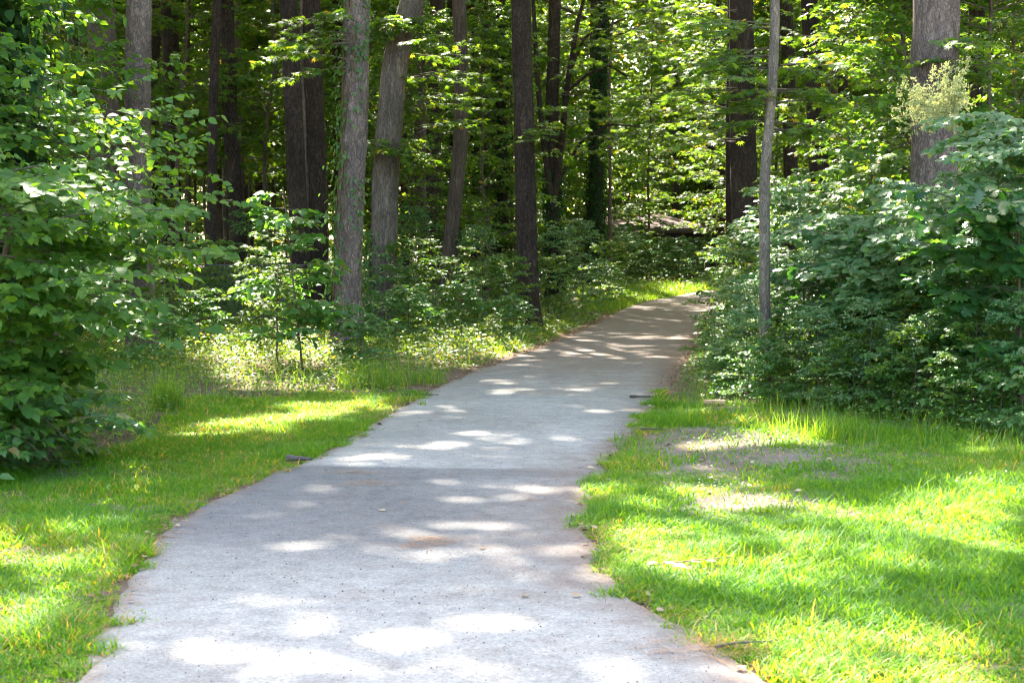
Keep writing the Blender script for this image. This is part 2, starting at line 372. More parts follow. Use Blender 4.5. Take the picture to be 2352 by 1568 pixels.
# ------------------------------------------------------------------ sunlight wanted on the ground (1 = gap in the crowns)
_EL = [  # cx, cy, rx, ry, rotation deg, strength   (2352-wide view px)
 (590,985,215,36,-4,1), (740,950,170,26,-8,1), (850,925,110,20,-10,.8),
 (600,850,150,60,0,1), (700,820,110,80,0,1), (520,800,130,50,0,.8), (700,900,140,20,0,.8),
 (585,1183,85,15,0,1), (690,1255,120,18,4,.95), (620,1312,65,17,0,.9), (420,1270,75,16,-6,.7), (350,1350,80,16,0,.6),
 (945,1235,95,22,0,1), (930,1285,110,18,0,.8), (1190,1350,85,24,0,.95), (1150,1435,150,42,4,1), (850,1452,140,22,0,.9),
 (680,1510,180,25,0,.75), (1050,1520,220,30,0,.9), (330,1500,120,22,0,.7), (1300,1500,140,25,0,.6),
 (830,1188,70,12,5,.7),(905,973,48,8,0,.9),(1120,1006,40,9,0,.9),(1020,1035,60,10,0,.6),(870,1062,150,13,0,.85),(760,1075,70,12,0,.8),
 (1230,990,50,9,0,.5),(1210,990,40,6,0,.5),(1330,1148,45,12,0,.85),(1340,1190,60,10,0,.5),(1330,1260,60,14,0,.6),(1180,1190,60,10,0,.5),(960,1150,70,8,0,.5),
 (1170,1225,70,10,0,.45),
 (1190,876,75,9,0,.9),(1260,905,70,6,0,.7),(1130,930,80,6,0,.5),(1340,900,60,6,0,.5),(1390,818,120,9,3,1),(1340,795,90,5,0,.8),(1500,776,75,6,0,1),(1420,800,120,6,3,.9),
 (1400,762,60,4,0,.7),(1500,755,50,3,0,.7),(1440,735,60,3,0,.6),(1590,683,70,6,0,1),(1560,697,60,3,0,.5),
 (1490,660,30,18,0,1),(1590,655,50,14,0,1),(1530,640,50,12,0,.7),
 (2160,1190,230,40,5,1),(2260,1240,170,40,0,.9),(1990,1290,130,38,8,1),(1900,1230,70,22,10,.7),(2230,1330,120,34,0,.9),(1880,1530,220,60,8,1),(2180,1560,220,40,0,.8),
 (2000,1430,120,25,0,.6),(2200,1450,150,22,0,.5),(1500,1260,70,20,10,.6),(1460,1290,60,14,0,.5),(1750,1110,260,22,3,.5),(1640,1080,100,14,0,.5),(1700,965,160,14,0,.35),
 (1560,960,60,12,0,.5),(2230,1130,150,25,0,.8),(1700,1350,90,20,0,.4),
 (120,1330,150,60,-10,.8),(60,1480,120,60,0,.9),(240,1230,90,20,-10,.6),(300,1120,120,18,-6,.4),(160,1420,90,30,0,.8),(500,1050,120,10,0,.4),(560,1100,40,10,0,.5),
 (1050,790,120,30,0,.75),(1180,800,90,20,0,.6),(1120,740,90,30,0,.7),(1000,830,90,16,0,.5),(1350,730,80,10,0,.6),(1280,775,60,12,0,.6),(960,880,60,8,0,.8),
 (1750,700,160,30,0,.7),(1850,760,160,40,0,.7),(1720,890,60,20,0,.7),(1650,720,60,20,0,.8),(2000,800,120,40,0,.45),(1650,850,60,20,0,.6),(1850,860,120,16,0,1),(1960,872,90,10,0,.9),(1760,880,60,12,0,.8),(2300,960,120,14,0,.6),(2120,900,70,14,0,.5)]
def lit(x, y):
    u, v = pix(x, y)
    u = u + 70 * (fbm(x * 1.9 + 5, y * 1.9) - .5) * 2; v = v + 26 * (fbm(x * 2.3, y * 2.3 + 9) - .5) * 2
    T = np.zeros_like(x)
    for cx, cy_, rx_, ry_, a, s in _EL:
        a = R(a); du, dv = u - cx, v - cy_
        p = (du * math.cos(a) + dv * math.sin(a)) / rx_; q = (-du * math.sin(a) + dv * math.cos(a)) / ry_
        T = np.maximum(T, s * (1 - sstep(.6, 1.15, np.sqrt(p * p + q * q))))
    onp = (pdist(x, y) < .1); T = np.where(onp & (y < 20), np.where(T > .72, T, T * .85) * np.where(y < 9, .88, .74), T)
    n = fbm(x * .9 + 40, y * .75 + 3, 3)
    th = np.where(y > 24, np.where(x < .02 * y - 1, .60, .575), np.where(y > 9, .70, .68)) - np.where((y > 42) & (x > -4), .07, 0) + np.where(onp, .08, 0) + np.where((y > 62) & (x > 2) & (x < 10), .2, 0)
    T = np.maximum(T, np.where(y > 24, .9, .5) * sstep(th, th + .08, n))
    n2 = fbm(x * 1.3 + 70, y * 1.1 + 33, 3)
    T = np.maximum(T, np.where(onp & (y < 20), np.where(y < 9, .30, .24), 0) * sstep(.42, .56, n2))
    T = np.maximum(T, np.where((x > PR(y) + .3) & (y < 26) & (y > 12.5), .95, 0) * sstep(.45, .56, n2))
    T = np.maximum(T, np.where((x < PL(y) - 1.6) & (y < 13.5), .7, 0) * sstep(.50, .60, n2))
    T = np.maximum(T, np.where((x > PR(y)) & (y < 11.5), .88, 0) * sstep(.32, .52, n2))
    T = np.maximum(T, np.where((x < PL(y)) & (y < 10), .7, 0) * sstep(.42, .56, n2))
    T = np.maximum(T, np.where((x > -4.8) & (x < -2.2) & (y > 10.2) & (y < 12.4), .85, 0))
    T = np.maximum(T, np.where((y > 49) & (y < 68) & (x > PL(y) - 3.2) & (x < PL(y) + .6), .93, 0) * (.6 + .4 * sstep(.4, .5, n2)))
    T = np.where(y < 5.2, np.maximum(T, sstep(.42, .5, n)), T)
    return T

# ------------------------------------------------------------------ the setting: ground and path
def sheet():
    xs = np.unique(np.concatenate([np.linspace(-9, 12, 106), -9 - np.geomspace(.3, 500, 26), 12 + np.geomspace(.3, 500, 26)]))
    ys = np.unique(np.concatenate([np.linspace(2, 40, 191), 2 - np.geomspace(.3, 300, 20), 40 + np.geomspace(.4, 700, 40)]))
    X, Y = np.meshgrid(xs, ys, indexing='ij'); Z = gz(X, Y)
    d = pdist(X, Y); Z = np.where(d < .25, -.02, Z)
    mb = MB(); idx = np.arange(X.size).reshape(X.shape)
    f = np.stack([idx[:-1, :-1], idx[1:, :-1], idx[1:, 1:], idx[:-1, 1:]], -1).reshape(-1, 4)
    mb.add(np.stack([X, Y, Z], -1), [f]); o = mb.build('ground', M['ground'], smooth=True)
    tag(o, kind='structure')
    a = o.data.attributes.new('sand', 'FLOAT', 'POINT')
    u, v = pix(X, Y)
    s = np.where((X > PR(Y)) & (Y < 17), .55, 0) + np.where((d > 0) & (d < .5), .25, 0) + np.where((Y < 14) & (X < 0), .3, 0)
    a.data.foreach_set('value', np.clip(s, 0, 1).astype(np.float32).ravel())
sheet()
def path():
    ys = np.concatenate([np.linspace(-8, 5, 20), np.geomspace(5.05, 66, 420)])
    # finer than the traced points: small irregularities of a worn edge
    l = PL(ys) + .05 * (fbm(ys * 3, ys * 0 + 1) - .5) * 2; r = PR(ys) + .06 * (fbm(ys * 2.6, ys * 0 + 5) - .5) * 2
    n = 41; t = np.linspace(0, 1, n)
    X = l[:, None] * (1 - t) + r[:, None] * t; Y = np.broadcast_to(ys[:, None], X.shape)
    Z = .016 + .008 * np.sin(np.pi * t)[None] + 0 * X; Z[:, 0] = -.03; Z[:, -1] = -.03
    mb = MB(); idx = np.arange(X.size).reshape(X.shape)
    f = np.stack([idx[:-1, :-1], idx[:-1, 1:], idx[1:, 1:], idx[1:, :-1]], -1).reshape(-1, 4)
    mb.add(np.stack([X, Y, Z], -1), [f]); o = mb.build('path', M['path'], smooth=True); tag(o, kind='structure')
    dl, dr_ = X - l[:, None], r[:, None] - X
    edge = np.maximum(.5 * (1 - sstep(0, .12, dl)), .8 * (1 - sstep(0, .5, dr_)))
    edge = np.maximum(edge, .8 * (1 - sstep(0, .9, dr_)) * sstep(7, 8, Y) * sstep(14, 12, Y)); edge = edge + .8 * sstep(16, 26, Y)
    a = o.data.attributes.new('edge', 'FLOAT', 'POINT'); a.data.foreach_set('value', edge.astype(np.float32).ravel())
    u, v = pix(X, Y)
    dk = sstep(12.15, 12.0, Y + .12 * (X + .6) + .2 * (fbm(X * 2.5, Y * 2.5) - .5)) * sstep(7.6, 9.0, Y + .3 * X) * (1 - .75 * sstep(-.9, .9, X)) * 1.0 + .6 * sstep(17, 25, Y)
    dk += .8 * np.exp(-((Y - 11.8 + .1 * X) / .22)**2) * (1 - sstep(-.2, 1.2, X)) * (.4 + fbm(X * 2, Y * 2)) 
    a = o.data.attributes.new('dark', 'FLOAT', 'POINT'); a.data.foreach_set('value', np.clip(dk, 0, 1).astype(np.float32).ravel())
path()

# ------------------------------------------------------------------ big trees
TREES = []     # (root, axis function, base point, top z) for crowns
def trunk_mesh(mb, pts, r0, r1, top=19., flare=.35, sides=28, rings=70, rough=.05, limbs=6, seed=0, lean=None):
    """pts: centre points low to high; extended straight up to `top`"""
    pts = [np.asarray(p, float) for p in pts]
    d = (pts[-1] - pts[-2]); d = d / max(d[2], .3)
    d[:2] *= .5
    pts.append(pts[-1] + d * max(top - pts[-1][2], 1.))
    pz = np.array([p[2] for p in pts]); order = np.argsort(pz); A = np.array(pts)[order]; pz = pz[order]
    z = np.concatenate([np.linspace(-.1, 8, rings), np.linspace(8.3, top, 20)])
    cx = np.interp(z, pz, A[:, 0]); cyy = np.interp(z, pz, A[:, 1])
    k = np.ones(7) / 7
    def sm(a):
        b = np.pad(a, 3, mode='edge'); return np.convolve(b, k, 'valid')
    cx, cyy = sm(cx), sm(cyy)
    rg = np.random.default_rng(seed + 11)
    rad = r0 + (r1 - r0) * np.clip(z / 8, 0, 1); rad = np.where(z > 8, r1 * (1 - .75 * (z - 8) / (top - 8)), rad)
    rad = rad + r0 * flare * np.exp(-np.maximum(z, 0) / .35)
    th = np.arange(sides) / sides * 2 * np.pi
    rough = rough * 1.4
    lob = 1 + (flare * .45 * np.exp(-np.maximum(z, 0) / .3))[:, None] * np.cos(th * 5 + seed)[None] + rough * (fbm(th[None] * 3.2 / 1. + seed * 3.3 + 0 * z[:, None], z[:, None] * 2.2 + seed + 0 * th[None]) - .5) * 2 \
        + rough * .8 * (vnoise(th[None] * 8 + seed + 0 * z[:, None], z[:, None] * 7 + 0 * th[None]) - .5)
    lob[:, -1] = (lob[:, -2] + lob[:, 0]) / 2
    X = cx[:, None] + rad[:, None] * lob * np.cos(th); Y = cyy[:, None] + rad[:, None] * lob * np.sin(th)
    Z = np.broadcast_to(z[:, None], X.shape)
    idx = np.arange(X.size).reshape(X.shape); nx = np.roll(idx, -1, axis=1)
    mb.add(np.stack([X, Y, Z], -1), [np.stack([idx[:-1], nx[:-1], nx[1:], idx[1:]], -1).reshape(-1, 4)])
    for i in range(limbs):
        zz = rg.uniform(9, top - .5); a = rg.uniform(0, 6.28); ln = rg.uniform(1.5, 3.2)
        s = np.array([np.interp(zz, z, cx), np.interp(zz, z, cyy), zz]); t = np.linspace(0, 1, 6)[:, None]
        pl = s + np.array([math.cos(a), math.sin(a), .4]) * ln * t; tubes(mb, pl, np.interp(zz, z, rad) * .5 * (1.1 - t[:, 0]), 6)
    def axis(q): return np.stack([np.interp(q, z, cx), np.interp(q, z, cyy)], -1), np.interp(q, z, rad)
    return axis

def big_tree(label, px, Y, w0, w1=None, mat='pine', name='pine_tree', cat='tree', group=None, flare=.3, top=19., rough=.05, seed=0, base=None, limbs=6):
    """px: list of (u,v) centres from the base up, w0/w1 widths in view px at the bottom/top"""
    pts = [P(u, v, Y) for u, v in px]
    b = pts[0].copy(); b[2] = 0; 
    if pts[0][2] > .05:
        d = pts[0] - pts[1]; b[:2] = pts[0][:2] + (d[:2] / max(-d[2], .3)) * pts[0][2] * .6
        pts = [b] + pts
    else: pts[0][2] = 0
    w1 = w1 or w0 * .85
    r0, r1 = w0 * K * Y / FPX / 2, w1 * K * Y / FPX / 2 * .95
    root = thing(name, label, cat, b, group)
    mb = MB(); ax = trunk_mesh(mb, pts, r0, r1, top, flare, seed=seed, rough=rough, limbs=limbs)
    mb.build('trunk', M[mat], root, b, True)
    TREES.append((root, ax, b, top, r0)); return root, ax, b

HERO = {}
def hero(key, short, *a, **k):
    r = big_tree(*a, **k); HERO[key] = (short, pix(r[2][0], r[2][1])[0], r[2][1]); return r
hero('T1', 'brown oak', 'broad brown oak trunk with fine furrows left of the pale pine', [(255,740),(250,560),(235,100),(230,0)], 32, 76, 62, 'oak', 'oak_tree', seed=1)
hero('T2', 'pale left pine', 'pale grey pine with scaly plated bark, leftmost tall pine behind the dogwood', [(328,820),(322,560),(314,300),(320,0)], 24.6, 66, 56, 'pine', seed=2, rough=.07)
hero('T3', 'dark pine pair', 'dark pine, left one of the two dark trunks standing close together', [(698,760),(690,600),(676,300),(662,0)], 33.5, 46, 40, 'pine_dark', seed=3)
t3b = hero('T3b', 'dark pine pair', 'dark pine with a rope like vine on it, right one of the close pair', [(742,770),(730,600),(724,300),(714,0)], 34.3, 47, 41, 'pine_dark', seed=4)
t4 = hero('T4', 'vine clad pine', 'pale pine with green vine leaves climbing it, beside the lit sapling', [(795,815),(800,600),(815,250),(820,0)], 25.0, 66, 56, 'pine', seed=5, rough=.07)
t5 = hero('T5', 'smooth grey trunk', 'smooth grey curved trunk right of the vine clad pine', [(884,760),(880,640),(886,400),(905,150),(925,60),(950,0)], 32.5, 66, 56, 'smooth', 'hardwood_tree', seed=6, flare=.2)
hero('T6', 'leaning trunk', 'slim brown trunk leaning right, between the smooth grey trunk and the roadside pine', [(1018,735),(1035,560),(1058,330),(1060,150),(1054,0)], 35.5, 36, 32, 'oak', 'hardwood_tree', seed=7)
hero('T7', 'path edge pine', 'straight reddish brown pine with flared foot at the left edge of the path', [(1216,762),(1212,600),(1204,300),(1196,0)], 31.6, 48, 46, 'pine_dark', seed=8, flare=.5)
hero('T8', 'forked tree', 'dark tree forking into thin limbs behind the path edge pine', [(1278,700),(1272,500),(1268,250),(1275,0)], 45, 36, 28, 'pine_dark', 'hardwood_tree', seed=9)
t9 = hero('T9', 'ivy wrapped trunk', 'trunk fully wrapped in dark ivy beside the far bend of the path', [(1368,662),(1368,450),(1378,200),(1384,0)], 60, 34, 28, 'pine_dark', 'ivy_covered_tree', seed=10)
hero('T9b', 'thin stem at the bend', 'very thin dark stem just right of the ivy wrapped trunk', [(1402,668),(1401,400),(1398,200),(1410,0)], 57, 8, 6, 'twig', 'sapling_tree', seed=11, limbs=2, top=12)
hero('T10', 'massive dark pine', 'massive dark pine right of the path with deeply plated bark', [(1718,740),(1714,600),(1706,300),(1702,0)], 34, 66, 54, 'pine_dark', seed=12, rough=.06)
hero('T10b', 'massive dark pine', 'narrow reddish trunk half hidden behind the massive dark pine', [(1682,730),(1680,550),(1678,300),(1682,0)], 39, 26, 22, 'pine_dark', seed=13)
hero('T11', 'slender pale trunk', 'slender pale grey crooked trunk right of the massive dark pine', [(1757,905),(1757,680),(1756,500),(1755,380),(1768,290),(1773,200),(1779,100),(1780,0)], 17.9, 26, 19, 'pale', 'hardwood_tree', seed=14, flare=.15, rough=.04, top=13, limbs=4)
hero('T12', 'left leaning pine', 'dark pine trunk leaning left, right of the slender pale trunk', [(1896,740),(1888,500),(1876,300),(1858,0)], 36, 52, 36, 'pine_dark', seed=15)
hero('T13', 'leaf screened trunk', 'dark trunk half screened by leaves just right of the slender pale trunk', [(1820,700),(1818,450),(1812,200),(1806,0)], 44, 36, 30, 'pine_dark', seed=16)
hero('T14', 'thickest pine', 'thickest pine, grey brown plated bark, rising from the right hand shrubs', [(2142,885),(2146,600),(2146,300),(2150,0)], 19.6, 112, 104, 'pine', seed=17, rough=.06)
hero('T15', 'red brown trunk', 'red brown pine trunk just right of the thickest pine', [(2232,800),(2232,500),(2236,250),(2245,0)], 27, 42, 36, 'pine_dark', seed=18)
hero('T16', 'ivied trunk', 'ivy smothered trunk at the far left edge of the view', [(12,1000),(8,760),(8,400),(2,0)], 14.4, 52, 46, 'smooth', 'ivy_covered_tree', seed=19, top=10.5, limbs=3)
hero('T17', 'reddish trunk', 'reddish pine trunk between the pale pine and the dark pair', [(552,720),(548,600),(540,450),(530,300),(520,0)], 38, 38, 32, 'pine_dark', seed=20)
hero('T18', 'thin left trunk', 'thin brown trunk just left of the reddish trunk in the gap', [(487,730),(486,500),(490,250),(496,60),(500,0)], 35, 24, 20, 'pine_dark', 'hardwood_tree', seed=21)
hero('T19', 'fence side trunk', 'pine trunk standing by the chain link fence', [(405,740),(402,500),(388,200),(380,0)], 40, 28, 24, 'pine_dark', seed=22)
hero('T19b', 'trunk by the fence', 'thin grey stem behind the trunk by the fence', [(432,720),(432,500),(430,200),(432,0)], 46, 14, 12, 'oak', 'hardwood_tree', seed=23)
hero('T20', 'wavy trunk', 'wavy thin pale trunk between the smooth grey trunk and the slim leaning one', [(985,700),(978,560),(965,450),(960,340),(968,200),(966,0)], 42, 26, 18, 'oak', 'hardwood_tree', seed=24)
hero('T21', 'dark twin trunks', 'dark trunk left one of two between the leaning trunk and the path edge pine', [(1093,690),(1092,500),(1090,250),(1090,0)], 48, 24, 20, 'pine_dark', seed=25)
hero('T21b', 'dark twin trunks', 'dark trunk right one of two between the leaning trunk and the path edge pine', [(1120,690),(1118,500),(1116,250),(1114,0)], 50, 22, 18, 'pine_dark', seed=26)
hero('T22', 'near black trunk', 'near black ivied trunk left of the path edge pine', [(1157,700),(1156,500),(1152,250),(1150,0)], 47, 26, 22, 'pine_dark', seed=27)
hero('T23', 'cabin', 'dark far trunk above the brown roof, left one', [(1555,650),(1553,400),(1550,0)], 82, 14, 12, 'pine_dark', seed=28)
hero('T24', 'cabin', 'dark far trunk above the brown roof, right one', [(1632,650),(1630,400),(1628,0)], 84, 24, 20, 'pine_dark', seed=29)

LM = sorted([(k, *v) for k, v in HERO.items() if k not in ('T3b','T9b','T10b','T19b','T21b')], key=lambda t: t[2])
def where(u, Y):
    k, short, hu, hy = min(LM, key=lambda t: abs(t[2] - u))
    dep = 'far behind' if Y > hy + 25 else ('behind' if Y > hy + 2 else ('before' if Y < hy - 2 else 'beside'))
    if abs(u - hu) < 25: return f'{dep} the {short}'
    return f'{dep} and {"left" if u < hu else "right"} of the {short}'
AUTO = []      # auto-labelled repeats, made unique at the end
def uniq_labels():
    by = {}
    for o in AUTO: by.setdefault(o['label'], []).append(o)
    for lab, os_ in by.items():
        if len(os_) < 2: continue
        os_.sort(key=lambda o: o.location.y); n = len(os_)
        names = {2: ['nearer', 'farther'], 3: ['nearest', 'middle', 'farthest']}.get(n, ['nearest', 'second nearest'] + ['third', 'fourth', 'fifth', 'sixth'][:n - 3] + ['farthest'])
        for o, w_ in zip(os_, names): o['label'] = f'{lab}, {w_}'

# far pine trunks in the wood: prototypes with shared meshes
far_protos = []
for i, mt in enumerate(('pine_dark', 'oak', 'pine_dark')):
    root = thing('forest_tree', 'x', 'tree', (0, 0, 0)); mb = MB()
    ax = trunk_mesh(mb, [(0, 0, 0), (.12 * (i - 1), 0, 4), (.25 * (i - 1), .1, 9)], .17 + .03 * i, .13 + .03 * i, 17, .25, seed=40 + i, sides=14, limbs=8)
    lf = MB(); n = 900
    a = rng.uniform(0, 6.28, n); rr = 2.6 * np.sqrt(rng.random(n)); z = rng.uniform(11, 18.5, n)
    leaves(lf, np.stack([rr * np.cos(a) + .3 * (i - 1), rr * np.sin(a), z], -1), rng.normal(0, 1, (n, 3)), rng.normal(0, 1, (n, 3)) + [0, 0, 1.5], rng.uniform(.25, .45, n), 'far')
    mb.build('trunk', M[mt], root, (0, 0, 0), True); lf.build('crown', M['canopy'], root)
    far_protos.append(root)
used = [0, 0, 0]
spots = []
tries = 0
while len(spots) < 62 and tries < 5000:
    tries += 1
    Y = random.uniform(42, 98); u = random.uniform(-250, 2600)
    if Y < 60 and 1250 < u < 1650: continue
    if 1380 < u < 1540 and Y < 85: continue
    x = P(u, 600, Y)[0]
    if pdist(np.array(x), np.array(Y)) < 1.2: continue
    if any((x - a)**2 + (Y - b)**2 < 5 for a, b, *_ in spots): continue
    if 70 < Y < 82 and 3 < x < 12: continue
    spots.append((x, Y, u))
for x, Y, u in spots:
    i = random.randrange(3); pr = far_protos[i]
    lab = f'{("slim dark","brown furrowed","stout dark")[i]} forest trunk {where(u, Y)}'
    if not used[i]:
        pr.location = (x, Y, 0); pr['label'] = lab; pr['group'] = 'trees deep in the wood'; used[i] = 1; AUTO.append(pr)
    else: AUTO.append(dup(pr, (x, Y, -.05), random.uniform(0, 6.28), lab, 'trees deep in the wood', random.uniform(.8, 1.15)))

# ------------------------------------------------------------------ high crowns out of view: gaps shaped to place the sun patches
def crowns():
    leafpos, sizes = [], []
    nc = 50000
    cys = 12 + 116 * rng.random(nc)**.85; cxs = rng.uniform(-1, 1, nc) * (19 + .17 * cys) + 1
    zlo = np.maximum(12.5, 3.0 + .155 * cys); cz = zlo + rng.beta(1.3, 1.6, nc) * 8.5
    per = 15
    ox = rng.normal(0, .6, (nc, per)); oy = rng.normal(0, .6, (nc, per)); oz = rng.normal(0, .16, (nc, per))
    X, Y, Z = (cxs[:, None] + ox).ravel(), (cys[:, None] + oy).ravel(), (cz[:, None] + oz).ravel()
    Z = np.maximum(Z, 2.6 + .15 * Y)
    # extra unseen leaves added sunward to shade the path and verges
    ne = 60000; ex = rng.uniform(-6, 8, ne); ey = rng.uniform(5, 22, ne); ez = rng.uniform(12.5, 21, ne)
    X = np.concatenate([X, ex + SD[0] / SD[2] * ez]); Y = np.concatenate([Y, ey + SD[1] / SD[2] * ez]); Z = np.concatenate([Z, ez])
    gx, gy = X - SD[0] / SD[2] * Z, Y - SD[1] / SD[2] * Z
    T = lit(gx, gy)
    keep = rng.random(len(X)) < -np.log(np.clip(T, .002, 1)) / np.where(gy < 22, 6.2, 3.6)
    keep &= rng.random(len(X)) < np.where(gy > 26, .72, .9)
    X, Y, Z = X[keep], Y[keep], Z[keep]; n = len(X)
    tb = np.array([t[2][:2] for t in TREES if t[3] > 12]); tr = [t for t in TREES if t[3] > 12]
    own = np.argmin((X[:, None] - tb[None, :, 0])**2 + (Y[:, None] - tb[None, :, 1])**2, axis=1)
    dr = rng.normal(0, 1, (n, 3)) * [1, 1, .3]; nm = rng.normal(0, .35, (n, 3)) + SD * .8 + [0, 0, .4]; sz = rng.uniform(.20, .36, n)
    for i, t in enumerate(tr):
        k = own == i
        if not k.any(): continue
        mb = MB(); leaves(mb, np.stack([X[k], Y[k], Z[k]], -1), dr[k], nm[k], sz[k], 'far', None, 1.5)
        mb.build('crown', M['canopy'], t[0], t[2])
    print('canopy leaves', n)
crowns()

# ------------------------------------------------------------------ understory trees and shrubs
def make_understory(name, H, B, S, Kn, lsize, kind, mat, spread, seed, z0=1.0, droop=.18, stem_r=.05, tilt=.5, flat=.2, wood='twig', twig=.75):
    rg = np.random.default_rng(seed)
    root = thing(name, 'x', 'tree' if H > 2.6 else 'shrub', (0, 0, 0)); w, l = MB(), MB()
    nz = 10; zz = np.linspace(-.05, H, nz); sway = np.cumsum(rg.normal(0, .05 * H / 8, (nz, 2)), axis=0); sway[0] = 0
    tubes(w, np.column_stack([sway, zz]), stem_r * (1.05 - .85 * zz / H), 8)
    bz = z0 + (H - z0) * np.sort(rg.random(B))**.9
    st = np.column_stack([np.interp(bz, zz, sway[:, 0]), np.interp(bz, zz, sway[:, 1]), bz])
    f = (bz - z0) / (H - z0); ln = spread * (.55 + .8 * np.sin(np.pi * np.clip(f * .8 + .15, 0, 1))) * rg.uniform(.55, 1.1, B) * (1 - .35 * f)
    az = np.arange(B) * 2.4 + rg.normal(0, .4, B)
    sprays(w, l, st, az, ln, rg.uniform(.05, .45, B) + .4 * f, S, twig, Kn, lsize, kind, droop, stem_r * .28, tilt, rg, flatten=flat, face=(0, -.5, 0) if H < 2.6 else (0, 0, 0))
    w.build('trunk' if H > 2.6 else 'stem', M[wood], root, (0, 0, 0), True)
    l.build('crown' if H > 2.6 else 'foliage', M[mat], root)
    return root
PR_U = [make_understory('maple_tree', 8.5, 60, 11, 9, .155, 'star', 'leaf', 2.3, 1, 1.6),
        make_understory('sweetgum_tree', 9.5, 58, 11, 9, .16, 'star', 'leaf', 2.0, 2, 2.6, .1),
        make_understory('beech_tree', 7.5, 58, 12, 9, .135, 'oval', 'leaf', 2.2, 3, 1.0, .2),
        make_understory('dogwood_tree', 6.5, 52, 12, 9, .14, 'heart', 'leaf_dog', 2.1, 4, .8, .15)]
PR_U.append(make_understory('high_crowned_maple', 9.5, 56, 11, 9, .16, 'star', 'leaf', 2.3, 14, 3.0, .12))
PR_S = [make_understory('leafy_shrub', 1.6, 22, 8, 8, .095, 'oval', 'leaf', .7, 5, .06, .2, .014, twig=.32),
        make_understory('maple_sapling', 2.3, 20, 7, 7, .10, 'star', 'leaf', .8, 6, .15, .15, .016, twig=.36),
        make_understory('bushy_shrub', 1.1, 26, 8, 8, .075, 'heart', 'leaf_vine', .65, 7, .03, .25, .012, twig=.28),
        make_understory('oak_sapling', 1.9, 18, 6, 7, .12, 'oak', 'leaf_oak', .7, 8, .12, .15, .016, twig=.34),
        make_understory('airy_shrub', 1.9, 26, 10, 9, .065, 'oval', 'leaf_blue', .9, 9, .06, .25, .014, twig=.36)]
_first = {}
LOOK = {0: 'star leaved maple', 1: 'tall sweetgum', 2: 'oval leaved beech', 3: 'tiered dogwood', 4: 'high crowned maple'}
LOOKS = {0: 'oval leaved green shrub', 1: 'young maple sapling', 2: 'rounded shrub', 3: 'oak sapling', 4: 'airy feathery shrub'}
def put(protos, looks, i, x, y, s, group, z=0.):
    u = float(pix(x, y)[0]); looks = looks or LOOKS; size = 'small ' if s < .8 else ('big ' if s > 1.12 else '')
    lab = f'{size}{looks[i]} {where(u, y)}'
    key = (id(protos), i); pr = protos[i]
    z = float(gz(np.array(float(x)), np.array(float(y)))) - .02
    if key not in _first:
        pr.location = (x, y, z); pr.scale = (s, s, s); pr['label'] = lab; pr['group'] = group; _first[key] = 1; AUTO.append(pr); return pr
    r = dup(pr, (x, y, z), random.uniform(0, 6.28) if protos is PR_U else random.uniform(-.8, .8), lab, group, s); AUTO.append(r); return r
def place_u(i, u, Y, s=1., g='understory trees'): return put(PR_U, LOOK, i, P(u, 600, Y)[0], Y, s, g)
def place_s(i, u, v, s=1., g='shrubs on the forest floor'):
    p = G(u, v)
    if -.25 < pdist(p[0], p[1]) < .45: p[0] += (.45 if p[0] > (PL(p[1]) + PR(p[1])) / 2 else -.45)
    if pdist(p[0], p[1]) <= 0: return
    return put(PR_S, LOOKS, i, p[0], p[1], s, g)
# hand placed understory (u, depth, kind, scale)
for i, u, Y, s in [(4,420,38,1.1),(4,610,40,1.1),(4,520,47,1.2),(4,830,41,1.),(4,730,47,1.15),(2,980,38,.9),(0,940,46,1.),(2,1110,40,.95),(1,1130,52,1.1),
                   (0,1170,47,.9),(3,1060,47,.9),(0,1290,66,1.2),(2,1310,68,1.2),(1,1240,64,1.3),(3,1400,72,1.2),(2,1230,70,1.3),
                   (0,1690,46,1.2),(2,1720,56,1.2),(1,1560,88,1.4),(0,1680,64,1.2),(1,1990,37,1.),(0,2075,26.5,.85),(1,1480,76,1.4),(0,1600,86,1.6),(1,1660,84,1.5),(2,2040,31,1.),(3,2110,24,.8),
                   (0,2060,36,1.1),(2,1780,47,1.1),(1,1900,50,1.2),(0,2280,24,.9),(2,2330,32,1.1),(3,2200,44,1.2),(1,2080,55,1.3),(2,2420,26,1),(0,2500,34,1.1),
                   (4,320,42,1.1),(0,200,37,1.1),(3,120,24,.95),(1,60,34,1.1),(2,-60,28,1.),(0,-120,22,1.),(4,260,50,1.2),(2,150,52,1.2),(4,470,58,1.3),
                   (4,640,62,1.3),(4,800,60,1.2),(2,900,66,1.3),(0,1020,68,1.3),(4,380,70,1.4)]:
    place_u(i, u, Y, s)
for k, (u, Y) in enumerate([(1470,70),(1500,66),(1530,71),(1560,68),(1590,72),(1620,69),(1650,72),(1680,70),(1515,73),(1575,73.5),(1400,66),(1425,68),(1450,70),(1412,71),(1440,66)]):
    put(PR_S, None, [0, 3, 1, 2][k % 4], P(u, 600, Y)[0], Y, [1.15, .9, 1.0, 1.6][k % 4] * (1.35 if u < 1460 else 1.08), 'shrubs hiding the cabin wall')
n = 0
while n < 75:
    Y = random.uniform(58, 96); u = random.uniform(-200, 2600)
    x = P(u, 600, Y)[0]
    if pdist(x, Y) < 2 or (70 < Y < 84 and 1400 < u < 1720) or (1360 < u < 1700 and Y < 84): continue
    place_u(4 if u < 850 else random.randrange(5), u, Y, random.uniform(1.0, 1.5), 'understory trees far in the wood'); n += 1
